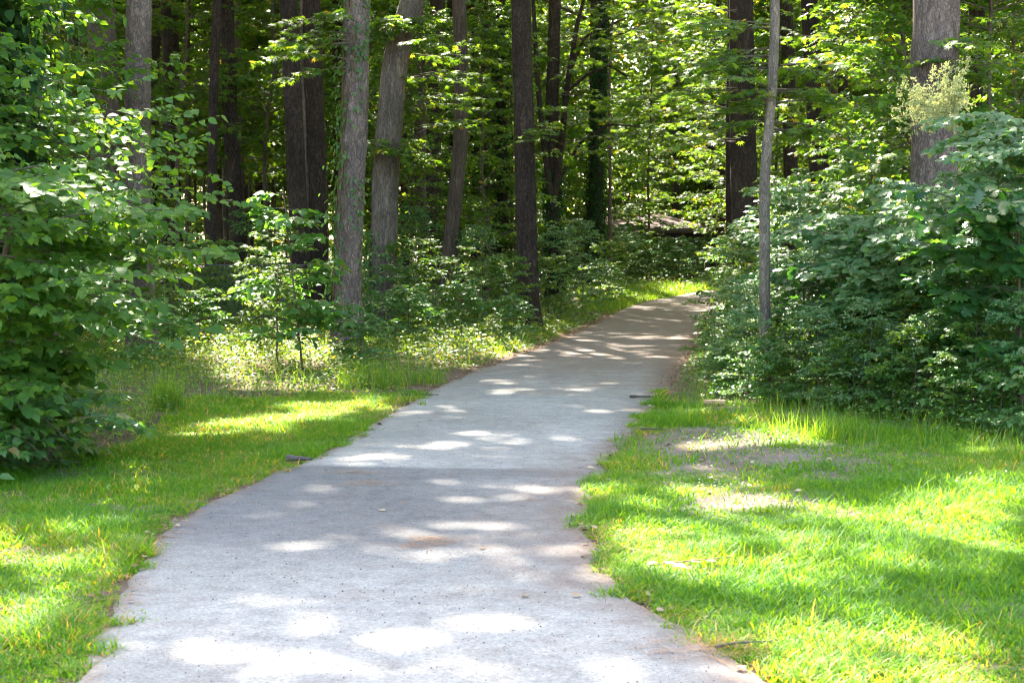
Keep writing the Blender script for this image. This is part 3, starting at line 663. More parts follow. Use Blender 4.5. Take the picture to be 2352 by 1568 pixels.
# shrubs by the path and on the forest floor
for i, u, v, s in [(1,640,845,.8),(0,600,800,.9),(2,940,800,.9),(0,1000,790,.9),(2,1060,780,.9),(1,1110,770,.8),(0,1160,770,.9),(2,1180,785,.7),
                   (4,1100,740,1.),(0,950,760,1.1),(3,890,790,.8),(2,830,850,.7),(4,1290,735,1.),(4,1340,715,1.1),(0,1260,745,.9),(0,1400,690,1.1),(4,1440,680,1.),(2,1380,700,1.1),
                   (0,1450,655,1.3),(2,1500,645,1.5),(1,1560,640,1.4),(0,1620,640,1.3),(4,1400,640,1.5),(0,1330,660,1.5),(4,1250,680,1.5),(0,1180,700,1.3),(2,1130,715,1.2),
                   (0,1040,725,1.2),(4,960,735,1.2),(2,900,745,1.2),(0,480,760,1.1),(2,540,750,1.1),(1,430,770,1.),(0,400,800,.9),(2,460,800,.8),(4,590,735,1.2),(0,640,740,1.2),
                   (2,350,850,.8),(0,300,830,1.),(1,250,800,1.),(0,150,780,1.3),(2,60,800,1.3),(4,0,830,1.3),(0,-80,820,1.3),
                   (1,1640,760,.8),(0,1660,790,.8),(4,1690,800,.9),(2,1620,810,.7),(4,1640,830,.6),(1,1700,830,.8),(0,1750,850,.8),(3,1790,860,.9),(3,1860,870,.95),(1,1920,860,1.),(2,1600,850,.6),
                   (4,1700,870,.6),(0,1820,890,.6),(4,1900,890,.8),(0,1700,750,1.1),(1,1760,770,1.2),(4,1830,800,1.2),(0,1900,790,1.3),(4,1960,820,1.3),(1,2000,850,1.2),
                   (2,1700,720,1.3),(0,1800,730,1.5),(4,1860,730,1.6),(1,1950,740,1.6),(0,2050,760,1.6),(2,1740,700,1.5),(0,2250,800,1.6),(4,2330,830,1.5),(1,2150,780,1.6),
                   (2,1960,905,.7),(0,2020,905,.8),(2,2080,915,.7),(2,2200,930,.7),(0,2280,940,.7),(2,2340,950,.8),(2,2420,950,1.),(0,2500,960,1.2),(3,2120,870,1.0),(0,2200,860,1.),
                   (2,1660,900,.5),(2,1750,915,.5),(4,1850,915,.5),(4,1720,925,.5),(2,1775,930,.6),(0,1800,925,.5),(1,1830,935,.4),(4,1880,940,.5),(2,1920,945,.6),(0,1960,950,.5),(4,2000,955,.55),
                   (2,2050,962,.6),(0,2100,970,.55),(4,2140,972,.5),(2,2190,985,.6),(0,2240,990,.6),(2,2300,1000,.6),(4,2350,1005,.6),(2,2400,1020,.7),(1,2070,950,.5),(3,2160,955,.6),(4,2260,965,.7),(4,1990,915,.8),(0,2120,930,.8),
                   (2,1620,880,.45),(4,1590,870,.4),(0,1640,885,.5),(2,1690,905,.5),(2,1580,845,.5),(4,1650,800,.9),(0,1760,905,.55),(1,1790,890,.5),(4,1740,880,.6)]:
    place_s(i, u, v, s)

# ------------------------------------------------------------------ near left: dogwood, overhanging branches, ivy
def plant(name, label, cat, base, group=None): return thing(name, label, cat, base, group)
def near_left():
    b = np.array([-4.15, 12.6, 0.]); root = plant('dogwood_shrub', 'big dogwood with flat layers of pointed leaves reaching right over the grass at left', 'shrub', b)
    rg = np.random.default_rng(21); w, l = MB(), MB()
    zz = np.linspace(-.05, 1.9, 9)
    for k, (dx, dy) in enumerate(((.12, .05), (.3, -.1), (-.2, .1))):
        tubes(w, np.column_stack([b[0] + dx * zz, b[1] + dy * zz, zz]), .035 * (1.1 - zz / 3.6), 7)
    B = 62; bz = rg.uniform(.3, 2.15, B); st = np.column_stack([b[0] + .15 * bz, b[1] + rg.normal(0, .25, B), bz])
    az = rg.normal(-.2, .95, B); ln = rg.uniform(.65, 1.45, B) * np.where(bz > 1.0, 1.4, .95)
    sprays(w, l, st, az, ln, rg.uniform(-.1, .35, B), 11, .45, 9, .10, 'heart', .16, .008, .3, rg, face=(.1, -.5, 0))
    w.build('stem', M['twig'], root, b, True); l.build('foliage', M['leaf_dog'], root, b)
    # dark lower bush with trifoliate leaves
    b = np.array([-3.55, 12.1, 0.]); root = plant('bramble_bush', 'dark low bush of broad leaves at the foot of the dogwood, left grass edge', 'shrub', b)
    w, l = MB(), MB(); B = 34; st = b + np.column_stack([rg.normal(0, .35, B), rg.normal(0, .3, B), rg.uniform(.02, .5, B)])
    sprays(w, l, st, rg.uniform(0, 6.28, B), rg.uniform(.35, .8, B), rg.uniform(.1, .9, B), 7, .28, 6, .10, 'oval', .4, .004, .4, rg, width=1.25)
    w.build('stem', M['twig'], root, b, True); l.build('foliage', M['leaf_blue'], root, b)
    b = np.array([-4.6, 12.0, 0.]); root = plant('weedy_bush', 'weedy bush with drooping stems at the lower left edge', 'shrub', b)
    w, l = MB(), MB(); B = 44; st = b + np.column_stack([rg.normal(0, .5, B), rg.normal(0, .3, B), rg.uniform(.02, .4, B)])
    sprays(w, l, st, rg.uniform(0, 6.28, B), rg.uniform(.35, .8, B), rg.uniform(.1, .9, B), 7, .28, 6, .08, 'heart', .4, .006, .4, rg)
    w.build('stem', M['twig'], root, b, True); l.build('foliage', M['leaf_vine'], root, b)
    # tree off the left edge whose branches fill the upper left
    b = np.array([-5.6, 13.8, 0.]); root = plant('water_oak_tree', 'oak off the left edge with small rounded leaves on branches reaching over the pale pine', 'tree', b)
    w, l = MB(), MB(); zz = np.linspace(-.1, 6.5, 10); tubes(w, np.column_stack([b[0] + .05 * zz, b[1] + 0 * zz, zz]), .11 * (1.1 - zz / 8), 10)
    B = 215; bz = rg.uniform(1.6, 5.0, B); st = np.column_stack([b[0] + .05 * bz, b[1] + 0 * bz, bz])
    az = rg.normal(-.1, .85, B); ln = rg.uniform(.9, 3.1, B) * np.where((bz < 3.1), 1.1, .85)
    ln = np.where(bz > 2.9, ln * .74, ln)
    sprays(w, l, st, az, ln, rg.uniform(-.05, .25, B), 13, .55, 9, .085, 'oval', .2, .007, .6, rg, width=1.35, flatten=.35, face=(0, -.5, 0))
    w.build('trunk', M['oak'], root, b, True); l.build('crown', M['leaf_dog'], root, b)
near_left()

def ivy(ax, root, base, z0, z1, n, size, mat='leaf_ivy', side=None, spread=.03, vine_r=0., kind='heart', nm='ivy', patch=0.):
    rg = np.random.default_rng(int(n)); z = rg.uniform(z0, z1, n); a = rg.uniform(0, 2 * np.pi, n)
    if side is not None: a = side[0] + rg.normal(0, side[1], n)
    if patch:
        k = vnoise(a * 1.5 + 9, z * 1.3) > patch; z, a = z[k], a[k]
    c, r_ = ax(z); rr = r_ + np.abs(rg.normal(0, spread, len(z))) + .01
    pos = np.column_stack([c[:, 0] + rr * np.cos(a), c[:, 1] + rr * np.sin(a), z])
    out = np.column_stack([np.cos(a), np.sin(a), 0 * a]); dr = np.column_stack([-np.sin(a) * rg.normal(0, .7, len(z)), np.cos(a) * rg.normal(0, .7, len(z)), -np.ones(len(z))]) + out * .5
    mb = MB(); leaves(mb, pos, dr, out + rg.normal(0, .35, (len(z), 3)) + [0, 0, .5], rg.uniform(.7, 1.2, len(z)) * size, kind)
    if vine_r:
        for k in range(5):
            zz = np.linspace(.0, z1, 50); aa = (side[0] if side else 3.) + k * .35 - .6 + .35 * np.sin(zz * (1.1 + .3 * k) + k); c, r2 = ax(zz)
            w = MB()
            tubes(mb, np.column_stack([c[:, 0] + (r2 + .008) * np.cos(aa), c[:, 1] + (r2 + .008) * np.sin(aa), zz]), np.full(50, vine_r), 5, 1.0)
    mb.build(nm, M[mat], root, base)
r_, ax, b = t4; ivy(ax, r_, b, .2, 6.2, 520, .085, 'leaf_vine', (3.5, .45), .07, .006, 'oval', 'vine')
ivy(ax, r_, b, .5, 6.2, 500, .08, 'leaf_vine', (-1.2, .8), .02, 0, 'oval', 'vine', .5)
r_, ax, b = t9; ivy(ax, r_, b, 0, 12, 6000, .10, spread=.09)
r_, ax, b = HERO_T16 = [(t[0], t[1], t[2]) for t in TREES if t[0]['label'].startswith('ivy smothered')][0]; ivy(ax, r_, b, .9, 5.2, 4200, .10, spread=.30)
for lab in ('dark tree forking', 'near black ivied'):
    t = [t for t in TREES if t[0]['label'].startswith(lab)][0]; ivy(t[1], t[0], t[2], 0, 3.6 if 'fork' in lab else 8, 1500, .09, spread=.06)
r_, ax, b = t5; ivy(ax, r_, b, .1, 1.9, 420, .09, 'leaf_vine', (3.4, .5), .05, 0, 'oval', 'vine')
# clumps of maple leaves hanging in front of the smooth grey trunk belong to that tree
w, l = MB(), MB(); rg = np.random.default_rng(5); st = np.array([P(905, 330, 32.2), P(890, 340, 32.2), P(900, 345, 32.1), P(900, 40, 32.2), P(930, 50, 32.2), P(900, 70, 32.2), P(880, 60, 32.2)] * 4)
sprays(w, l, st, rg.uniform(3.2, 6.2, 28), .75, rg.uniform(-.3, .3, 28), 7, .4, 7, .13, 'star', .3, .01, .5, rg)
w.build('branch', M['twig'], r_, b, True); l.build('leaf_spray', M['leaf'], r_, b)
r_, ax, b = t3b; zz = np.linspace(0, 8, 80); c, r2 = ax(zz); aa = 3.6 + .25 * np.sin(zz * .9); mb = MB()
tubes(mb, np.column_stack([c[:, 0] + (r2 + .02) * np.cos(aa) + .012 * np.sin(zz * 5), c[:, 1] + (r2 + .02) * np.sin(aa), zz]), np.full(80, .035), 7); mb.build('vine', M['pine'], r_, b, True)
# forked limbs of the tree behind the path edge pine
t = [t for t in TREES if t[0]['label'].startswith('dark tree forking')][0]; mb = MB()
for pts, r0 in (([(1272,480),(1262,420),(1245,300),(1232,150),(1225,0)], .11), ([(1272,460),(1290,330),(1302,200),(1325,60),(1340,0)], .10), ([(1290,220),(1350,170),(1400,150),(1440,175)], .05), ([(1275,430),(1330,330),(1400,285),(1470,290)], .05), ([(1302,180),(1340,90),(1400,40),(1450,15)], .05)):
    q = np.array([P(u, v, 44.8) for u, v in pts]); m = len(q); ts = np.linspace(0, m - 1, 24); q = np.column_stack([np.interp(ts, range(m), q[:, i]) for i in range(3)])
    tubes(mb, q, r0 * np.linspace(1, .45, 24), 7)
mb.build('limb', M['pine_dark'], t[0], t[2], True)

def hang(t, pts, ln, B, ls, seed, azc, azs, name='leaf_spray', mat='leaf', kind='star'):
    rg = np.random.default_rng(seed); w, l = MB(), MB(); st = np.array([pts[i % len(pts)] for i in range(B)]) + rg.normal(0, .05, (B, 3))
    sprays(w, l, st, azc + rg.normal(0, azs, B), ln * rg.uniform(.5, 1.15, B), rg.uniform(-.1, .3, B), 8, .45, 8, ls, kind, .2, .010, .4, rg)
    w.build('branch', M['twig'], t[0], t[2], True); l.build(name, M[mat], t[0], t[2])
T_ = lambda key: [t for t in TREES if t[0]['label'].startswith(key)][0]
hang(T_('slender pale'), [P(1775, v, 18.1) for v in (70, 120, 160, 200, 240, 280)], 1.0, 16, .105, 61, 3.0, .5)
hang(T_('slender pale'), [P(1775, v, 18.1) for v in (150, 210, 270, 300)], .8, 9, .105, 62, 0., .5)
hang(t4, [P(800, v, 24.6) for v in (60, 100, 150)], 1.15, 8, .13, 63, 3.3, .4)
hang(T_('massive dark pine right'), [P(1690, v, 33.6) for v in (20, 80, 140, 200, 260, 320)], 3.6, 20, .16, 66, 3.15, .45)
hang(T_('dark tree forking'), [P(1290, v, 44.6) for v in (30, 90, 150, 210, 270, 330)], 3.8, 20, .17, 67, -.1, .6)
hang(T_('straight reddish'), [P(1215, v, 31.3) for v in (290, 300)], .55, 4, .10, 68, -1.5, .6)
hang(t5, [P(960, v, 32) for v in (120, 180, 240, 300)], 1.6, 14, .14, 64, -.4, .8)
hang(T_('thickest pine'), [P(2180, v, 19) for v in (110, 130, 150)], .8, 7, .11, 65, 0, 1.)

# lit sapling beside the vine clad pine
b = G(695, 850); root = plant('sweetgum_sapling', 'sunlit young sweetgum with reddish tips left of the vine clad pine', 'sapling', b); w, l = MB(), MB(); rg = np.random.default_rng(77)
zz = np.linspace(0, 2.35, 8); sx = b[0] - .1 * zz; tubes(w, np.column_stack([sx, b[1] + 0 * zz, zz]), .016 * (1.1 - .3 * zz), 6)
B = 34; bz = rg.uniform(.4, 2.3, B); sprays(w, l, np.column_stack([b[0] - .1 * bz, b[1] + 0 * bz, bz]), rg.uniform(0, 6.28, B), rg.uniform(.5, .95, B) * (1.2 - .3 * bz), rg.uniform(0, .5, B), 6, .32, 6, .13, 'oval', .2, .008, .45, rg, width=1.3)
w.build('stem', M['twig'], root, b, True); l.build('foliage', M['leaf_vine'], root, b)

# ------------------------------------------------------------------ near right: compound leaved shrubs
def frond(w, l, s, az, ln, pitch, rg, nl=9, ls=.09):
    """twice pinnate leaf: rachis with side pinnae, each with paired leaflets"""
    sprays(w, l, s, az, ln, pitch, 14, .42, 11, ls, 'oval', .38, .007, .22, rg, width=1.12, flatten=.14, face=(-.1, -.75, 0))
def aralia(label, b, H, az0, azs, B, seed, zlo=1.0, ln=(.7, 1.3), mat='leaf_blue'):
    root = plant('devils_walkingstick', label, 'shrub', b); w, l = MB(), MB(); rg = np.random.default_rng(seed)
    zz = np.linspace(0, H, 8); tubes(w, np.column_stack([b[0] + .04 * zz, b[1] + 0 * zz, zz]), .03 * (1.1 - .7 * zz / H), 7)
    zlo *= .5; bz = zlo + (H - zlo) * rg.random(B)**.8; st = np.column_stack([b[0] + .04 * bz + rg.normal(0, .08, B), b[1] + rg.normal(0, .2, B), bz])
    frond(w, l, st, az0 + rg.normal(0, azs, B), rg.uniform(*ln, B), rg.uniform(.05, .6, B), rg)
    w.build('stem', M['twig'], root, b, True); l.build('foliage', M[mat], root, b); return root
aralia('tall walkingstick shrub with broad arching compound leaves below the pale flower spray', P(2250, 900, 16.6) * [1, 1, 0], 2.15, -2.4, 1.0, 40, 31, .9)
fl_root = aralia('walkingstick shrub holding up the pale yellow green flower spray in front of the thickest pine', P(2195, 880, 17.6) * [1, 1, 0], 1.9, -2.2, 1.2, 32, 32, .8)
aralia('walkingstick shrub at the far right edge with layered compound leaves', P(2400, 900, 15.8) * [1, 1, 0], 2.75, -2.5, .9, 44, 33, 1.0, (.8, 1.5))
aralia('walkingstick shrub with pale shining leaflets right of the slender pale trunk', P(2040, 860, 19.8) * [1, 1, 0], 1.9, -2.6, 1.1, 36, 34, .7, (.8, 1.4))
aralia('walkingstick shrub arching toward the path below the massive dark pine', P(1870, 800, 22.5) * [1, 1, 0], 2.2, -2.6, 1.0, 36, 35, .9, (.8, 1.4))
aralia('low walkingstick shrub filling the gap between the slender trunk and the thickest pine', P(2050, 860, 17.5) * [1, 1, 0], 1.7, -2.3, 1.2, 34, 36, .6, (.7, 1.2))
def flowers():
    rg = np.random.default_rng(3); b = np.array(fl_root.location); Y = 17.3; o = P(2190, 300, Y); w, l = MB(), MB()
    base = P(2205, 345, Y)
    tubes(w, np.array([base - [0, 0, 1.5], base, o]), [.018, .014, .01], 6)
    pts = []
    for u, v in [(2060,195),(2090,205),(2065,265),(2085,290),(2110,240),(2130,215),(2150,180),(2165,165),(2190,185),(2215,160),(2205,215),(2210,240),(2180,255),(2150,250),(2120,270),(2100,225),(2170,210),(2140,280),(2185,280),(2195,165),(2078,240)]:
        e = P(u, v, Y + rg.uniform(-.2, .2)); t = np.linspace(0, 1, 6)[:, None]; q = o * (1 - t) + e * t; q[:, 2] += .06 * np.sin(np.pi * t[:, 0])
        tubes(w, q, np.linspace(.006, .002, 6), 4)
        for k in range(18):
            s = q[rg.integers(2, 6)]; d = norm(rg.normal(0, 1, 3) + (e - o) * 1.5); e2 = s + d * rg.uniform(.05, .14)
            tubes(w, np.array([s, (s + e2) / 2, e2]), [.0018, .0015, .001], 3); pts.append(e2 + rg.normal(0, .015, (9, 3)))
    pts = np.concatenate(pts); leaves(l, pts, rg.normal(0, 1, pts.shape), rg.normal(0, 1, pts.shape), .017, 'far', None, 1.6); leaves(l, pts, rg.normal(0, 1, pts.shape), rg.normal(0, 1, pts.shape), .017, 'far', None, 1.6)
    f = w.build('flower_stalk', M['flower'], fl_root, b, True); l.build('flower_cluster', M['flower'], f, b)
flowers()
def oak_near(label, b, H, seed, B=22, az0=-2.2, ls=.17):
    root = plant('oak_sapling', label, 'sapling', b); w, l = MB(), MB(); rg = np.random.default_rng(seed)
    zz = np.linspace(0, H, 8); tubes(w, np.column_stack([b[0] - .03 * zz, b[1] + 0 * zz, zz]), .018 * (1.1 - .7 * zz / H), 7)
    bz = rg.uniform(.5, H, B); sprays(w, l, np.column_stack([b[0] - .03 * bz, b[1] + 0 * bz, bz]), az0 + rg.normal(0, 1.3, B), rg.uniform(.4, .9, B), rg.uniform(0, .6, B), 5, .3, 6, ls, 'oak', .3, .008, .5, rg, width=1.15, face=(0, -.6, 0))
    w.build('stem', M['twig'], root, b, True); l.build('foliage', M['leaf_oak'], root, b)
oak_near('glossy dark oak sapling with large lobed leaves at the right edge, below the compound leaves', P(2345, 1000, 14.6) * [1, 1, 0], 2.1, 41, 26)
oak_near('thin stemmed oak sapling with sparse leaves left of the glossy one at the right', P(2230, 960, 15.6) * [1, 1, 0], 2.0, 42, 12)
oak_near('dark oak sapling with blue green lobed leaves at the foot of the slender pale trunk', P(1850, 880, 18.8) * [1, 1, 0], 1.3, 43, 20, -2.2, .13)
oak_near('lobed leaved sapling between the slender pale trunk and the thickest pine', P(1950, 900, 18.0) * [1, 1, 0], 1.7, 44, 18, -2.2, .13)

# ------------------------------------------------------------------ far wood behind everything (one mass nobody could count)
def side_woods():
    mb = MB(); n = 110000; sg = np.where(rng.random(n) < .5, -1, 1)
    y = rng.uniform(8, 97, n); x = sg * (rng.uniform(9, 22, n) + .36 * y); z = 20 * rng.random(n)**.85
    k = fbm(y * .3 + z * .2, z * .35 + x * .2) > .36; x, y, z = x[k], y[k], z[k]; n = len(x)
    leaves(mb, np.column_stack([x, y, z]), rng.normal(0, 1, (n, 3)), rng.normal(0, .6, (n, 3)) + [0, 0, 1], rng.uniform(.3, .55, n), 'far')
    tag(mb.build('side_woods', M['canopy']), 'dense woodland foliage continuing on both sides beyond the view', 'woods', kind='stuff')
side_woods()
def far_woods():
    mb = MB(); n = 230000
    x = rng.uniform(-50, 54, n); y = rng.uniform(97, 140, n); z = 27 * rng.random(n)**.85
    k = fbm(x * .35 + z * .2, z * .4 + y * .15) > .33
    x, y, z = x[k], y[k], z[k]; n = len(x)
    leaves(mb, np.column_stack([x, y, z]), rng.normal(0, 1, (n, 3)), rng.normal(0, .6, (n, 3)) + [0, 0, 1], rng.uniform(.35, .7, n), 'far')
    tag(mb.build('far_woods', M['canopy']), 'solid mass of foliage closing the view at the back of the wood', 'woods', kind='stuff')
far_woods()

# ------------------------------------------------------------------ grass
def blades(mb, x, y, h, wd, lean=.5, segs=3, rg=rng, z=None, shift=0):
    n = len(x); az = rg.uniform(0, 2 * np.pi, n); d = np.stack([np.cos(az), np.sin(az)], -1); s = np.stack([-np.sin(az), np.cos(az)], -1)
    k = h * np.abs(rg.normal(lean, .3, n)); z0 = gz(x, y) - .005 if z is None else z
    V = []
    for i in range(segs + 1):
        t = i / segs; off = k * t**1.8; zz = z0 + h * (t - .35 * (k / h) * t**2.2 * .8); ww = wd * (1 - t**1.5) * .5 if i < segs else 0 * wd
        c = np.stack([x + d[:, 0] * off, y + d[:, 1] * off], -1)
        if i < segs:
            V.append(np.column_stack([c - s * ww[:, None], zz])); V.append(np.column_stack([c + s * ww[:, None], zz]))
        else: V.append(np.column_stack([c, zz]))
    nv = 2 * segs + 1; co = np.stack(V, 1); off = (np.arange(n) * nv)[:, None]
    q = np.concatenate([np.array([2*i, 2*i+1, 2*i+3, 2*i+2])[None] + off for i in range(segs - 1)]); t3 = np.array([2*segs-2, 2*segs-1, 2*segs])[None] + off
    tn = np.clip(rg.random(n) + shift, 0, 1); mb.add(co, [q, t3], [np.tile(tn, segs - 1), tn])
def lawn():
    mb = MB(); tot = 0
    n = 2700000
    x = rng.uniform(-8, 10, n); y = 3.5 + 15 * rng.random(n)**1.15
    d = pdist(x, y); u, v = pix(x, y)
    inview = (u > -1500) & (u < 4200) & ((u > -250) & (u < 2600) | (rng.random(n) < .6))
    right = x > PR(y)
    # wooded edge of the lawns
    edgeR = np.interp(u, [1400, 1600, 1900, 2100, 2352, 2700], [925, 940, 965, 990, 1035, 1080])
    edgeL = np.interp(u, [-200, 100, 300, 420, 700, 930, 1000], [1075, 1060, 1030, 945, 915, 905, 890])
    lim = np.where(right, edgeR, edgeL)
    dens = sstep(-25, 25, v - lim + 60 * (fbm(x * 2, y * 2) - .5))
    cl = fbm(x * 3.1 + 2, y * 3.1)
    dens = dens * np.clip(.45 + 1.5 * (cl - .28), .15, 1)
    # sandy bare patches at the right and thin turf around
    bare = np.exp(-(((u - 1700) / 330)**2 + ((v - 1045) / 62)**2)) * 1.0 + .95 * np.exp(-(((u - 1750) / 220)**2 + ((v - 1150) / 22)**2)) + .7 * np.exp(-(((u - 1600) / 120)**2 + ((v - 1000) / 20)**2)) + .5 * np.exp(-(((u - 120) / 160)**2 + ((v - 1075) / 14)**2))
    bare *= (.6 + 1.1 * fbm(x * 2.3 + 11, y * 2.3))
    dens = dens * np.clip(1 - bare, .05, 1)
    ej = .20 * (fbm(x * 2.6, y * 2.6 + 3) - .47) * 2 + .16 * (vnoise(x * 9, y * 9) - .5)
    dens = dens * sstep(-.10, .02, d + ej)
    k = (rng.random(n) < dens) & inview & (rng.random(n) < np.clip(.95 - (y - 6) * .03, .4, 1))
    x, y, d, cl = x[k], y[k], d[k], cl[k]; right = right[k]; n = len(x)
    tall = np.clip(.6 + 1.6 * (fbm(x * 1.6 + 7, y * 1.6) - .4), .4, 1.5)
    h = rng.uniform(.03, .095, n) * tall * np.where(d < .3, 1.15, 1)
    h *= np.where(rng.random(n) < .06, 1.6, 1)
    w_ = rng.uniform(.005, .0115, n) * np.where(y > 12, 1.3, 1)
    blades(mb, x, y, h, w_, 1.0, shift=np.minimum(.9 * (fbm(x * .9 + 50, y * .9 + 8) - .5) + .4 * (fbm(x * 5, y * 5 + 8) - .5), .12))
    tag(mb.build('grass', M['grass']), 'bright green lawn grass on both verges of the path', 'grass', kind='stuff'); print('grass', n)
    # tall bright grass at the far bend
    mb = MB(); n = 60000; x = rng.uniform(-2, 12, n); y = rng.uniform(38, 66, n); u, v = pix(x, y)
    d = pdist(x, y); k = ((PL(y) - x) > -.1) & (u > 1330) & (d < 5) & (rng.random(n) < sstep(37, 44, y)); x, y = x[k], y[k]; n = len(x)
    dd = PL(y) - x
    blades(mb, x, y, rng.uniform(.15, .42, n) * (.5 + .5 * sstep(0, 1, dd)), rng.uniform(.012, .022, n), .5)
    tag(mb.build('tall_grass', M['grass_far']), 'tall bright grass along the far bend of the path', 'grass', kind='stuff')
lawn()
def tuft(name, label, u, v, n, H, seed, r=.16, mat='grass_far', Y=None):
    rg = np.random.default_rng(seed); b = G(u, v); a = rg.uniform(0, 6.28, n); rr = r * np.sqrt(rg.random(n)); x = b[0] + rr * np.cos(a); y = b[1] + rr * np.sin(a)
    mb = MB(); blades(mb, x, y, rg.uniform(.4, 1, n) * H, rg.uniform(.006, .011, n), .55, 5, rg)
    tag(mb.build(name, M[mat], None, b), label, 'grass tuft')
tuft('grass_tuft', 'tall yellow green grass tuft beside the left bush', 385, 945, 260, .5, 1)
tuft('grass_tuft', 'long bladed grass tuft at the foot of the vine clad pine', 850, 890, 380, .42, 2, .45)
tuft('grass_tuft', 'upright grass tuft at the middle of the right verge', 1935, 1010, 320, .30, 3, .25)
tuft('grass_tuft', 'reedy grass clump at the lower left edge', 20, 1030, 300, .85, 4, .35)
tuft('grass_tuft', 'grass tuft at the end of the split log', 1560, 975, 200, .2, 5, .25, 'grass')
tuft('grass_tuft', 'leggy grass tuft left of the pine needle bed', 980, 880, 160, .3, 6, .25)

# ------------------------------------------------------------------ ground cover, litter
def ground_cover():
    def scatter(n, x0, x1, y0, y1, test, size, hmax, kind, mat, name, label, clump=1.2, thr=.42, stems=False):
        x = rng.uniform(x0, x1, n); y = y0 + (y1 - y0) * rng.random(n); u, v = pix(x, y); d = pdist(x, y)
        c = fbm(x * clump + 3, y * clump); k = test(x, y, u, v, d) & (c > thr * rng.uniform(.8, 1.15, n)) & (u > -300) & (u < 2700)
        x, y, c = x[k], y[k], c[k]; n = len(x); d = d[k]
        hm = hmax * np.clip((c - .3) * 3, .15, 1.4) * sstep(0, .9, d); z = gz(x, y) + .01 + hm * rng.random(n)**1.3
        a = rng.uniform(0, 6.28, n); mb = MB(); s = rng.uniform(.6, 1.2, n) * size * np.clip(y / 24, .8, 2.2)
        leaves(mb, np.column_stack([x, y, z]), np.column_stack([np.cos(a), np.sin(a), rng.normal(-.1, .3, n)]), rng.normal(0, .38, (n, 3)) + [0, -.15, 1], s, kind)
        o = mb.build(name, M[mat]); tag(o, label, 'ground cover', kind='stuff'); print(name, n)
    edgeR = lambda u: np.interp(u, [1400, 1560, 1700, 1900, 2100, 2352, 2700], [870, 905, 935, 960, 1000, 1060, 1110])
    edgeL = lambda u: np.interp(u, [-200, 100, 330, 420, 700, 900, 1000, 1200, 1400], [1070, 1050, 1000, 925, 915, 900, 870, 812, 720])
    left = lambda x, y, u, v, d: (x < PL(y)) & (v < edgeL(u) + 14 * (vnoise(x * 3, y * 3) - .5)) & (d > .12)
    right = lambda x, y, u, v, d: (x > PR(y)) & (v < edgeR(u) + 40 * (vnoise(x * 2, y * 2) - .5)) & (d > .05)
    scatter(200000, -14, 6, 13, 38, left, .062, .34, 'oval', 'leaf_weed', 'ground_cover', 'low leafy weeds covering the forest floor left of the path', 1.2, .34)
    scatter(160000, 0, 14, 13.5, 38, right, .05, .36, 'oval', 'leaf_vine', 'ground_cover', 'low leafy weeds at the foot of the right hand shrubs')
    scatter(120000, -30, 35, 36, 95, lambda x, y, u, v, d: d > .1, .06, .5, 'far', 'leaf_weed', 'ground_cover', 'dim low growth on the forest floor far back')
    scatter(26000, 1, 9, 8.5, 17, lambda x, y, u, v, d: (x > PR(y)) & (d > .2) & (v < 1130) & (u > 1500), .028, .08, 'oval', 'leaf_vine', 'clover_patch', 'small clover like leaves mixed in the thin turf of the right verge', 1.5, .5)
    # wiry weeds, blades among the leaves on the lit left bank
    n = 30000; x = rng.uniform(-9, 3, n); y = rng.uniform(14, 34, n); u, v = pix(x, y); d = pdist(x, y)
    k = left(x, y, u, v, d) & (fbm(x * 1.1 + 9, y * 1.1) > .44); x, y = x[k], y[k]; n = len(x); mb = MB()
    blades(mb, x, y, rng.uniform(.08, .36, n), rng.uniform(.004, .008, n), .7, 3)
    tag(mb.build('wild_grass', M['grass_far']), 'wiry wild grass among the weeds on the left bank', 'grass', kind='stuff')
    n = 26000; x = rng.uniform(1, 9, n); y = rng.uniform(12, 24, n); u, v = pix(x, y); d = pdist(x, y)
    k = (x > PR(y)) & (d > .2) & (v < edgeR(u) + 60) & (fbm(x * 1.3 + 2, y * 1.3) > .46); x, y = x[k], y[k]; n = len(x); mb = MB()
    blades(mb, x, y, rng.uniform(.08, .28, n), rng.uniform(.004, .008, n), .6, 3)
    tag(mb.build('wild_grass', M['grass_far']), 'loose wild grass in front of the right hand shrubs', 'grass', kind='stuff')
    # leaf litter
    n = 60000; x = rng.uniform(-12, 14, n); y = rng.uniform(7, 50, n); d = pdist(x, y); u, v = pix(x, y)
    bare = np.exp(-(((u - 1700) / 330)**2 + ((v - 1045) / 62)**2)) + np.exp(-(((u - 1750) / 220)**2 + ((v - 1150) / 22)**2))
    k = (d > -.12) & (rng.random(n) < np.where((v > 930) & (d > .2), .06 + .8 * bare * (u > 1300), np.where(d < .8, 1, .45))); x, y, d = x[k], y[k], d[k]; n = len(x); mb = MB(); a = rng.uniform(0, 6.28, n)
    leaves(mb, np.column_stack([x, y, np.where(d < .02, .03, gz(x, y) + .012)]), np.column_stack([np.cos(a), np.sin(a), rng.normal(0, .15, n)]), rng.normal(0, .3, (n, 3)) + [0, 0, 1], rng.uniform(.02, .065, n), 'oval')
    tag(mb.build('leaf_litter', M['litter']), 'brown leaf litter on the soil', 'leaf litter', kind='stuff')
ground_cover()
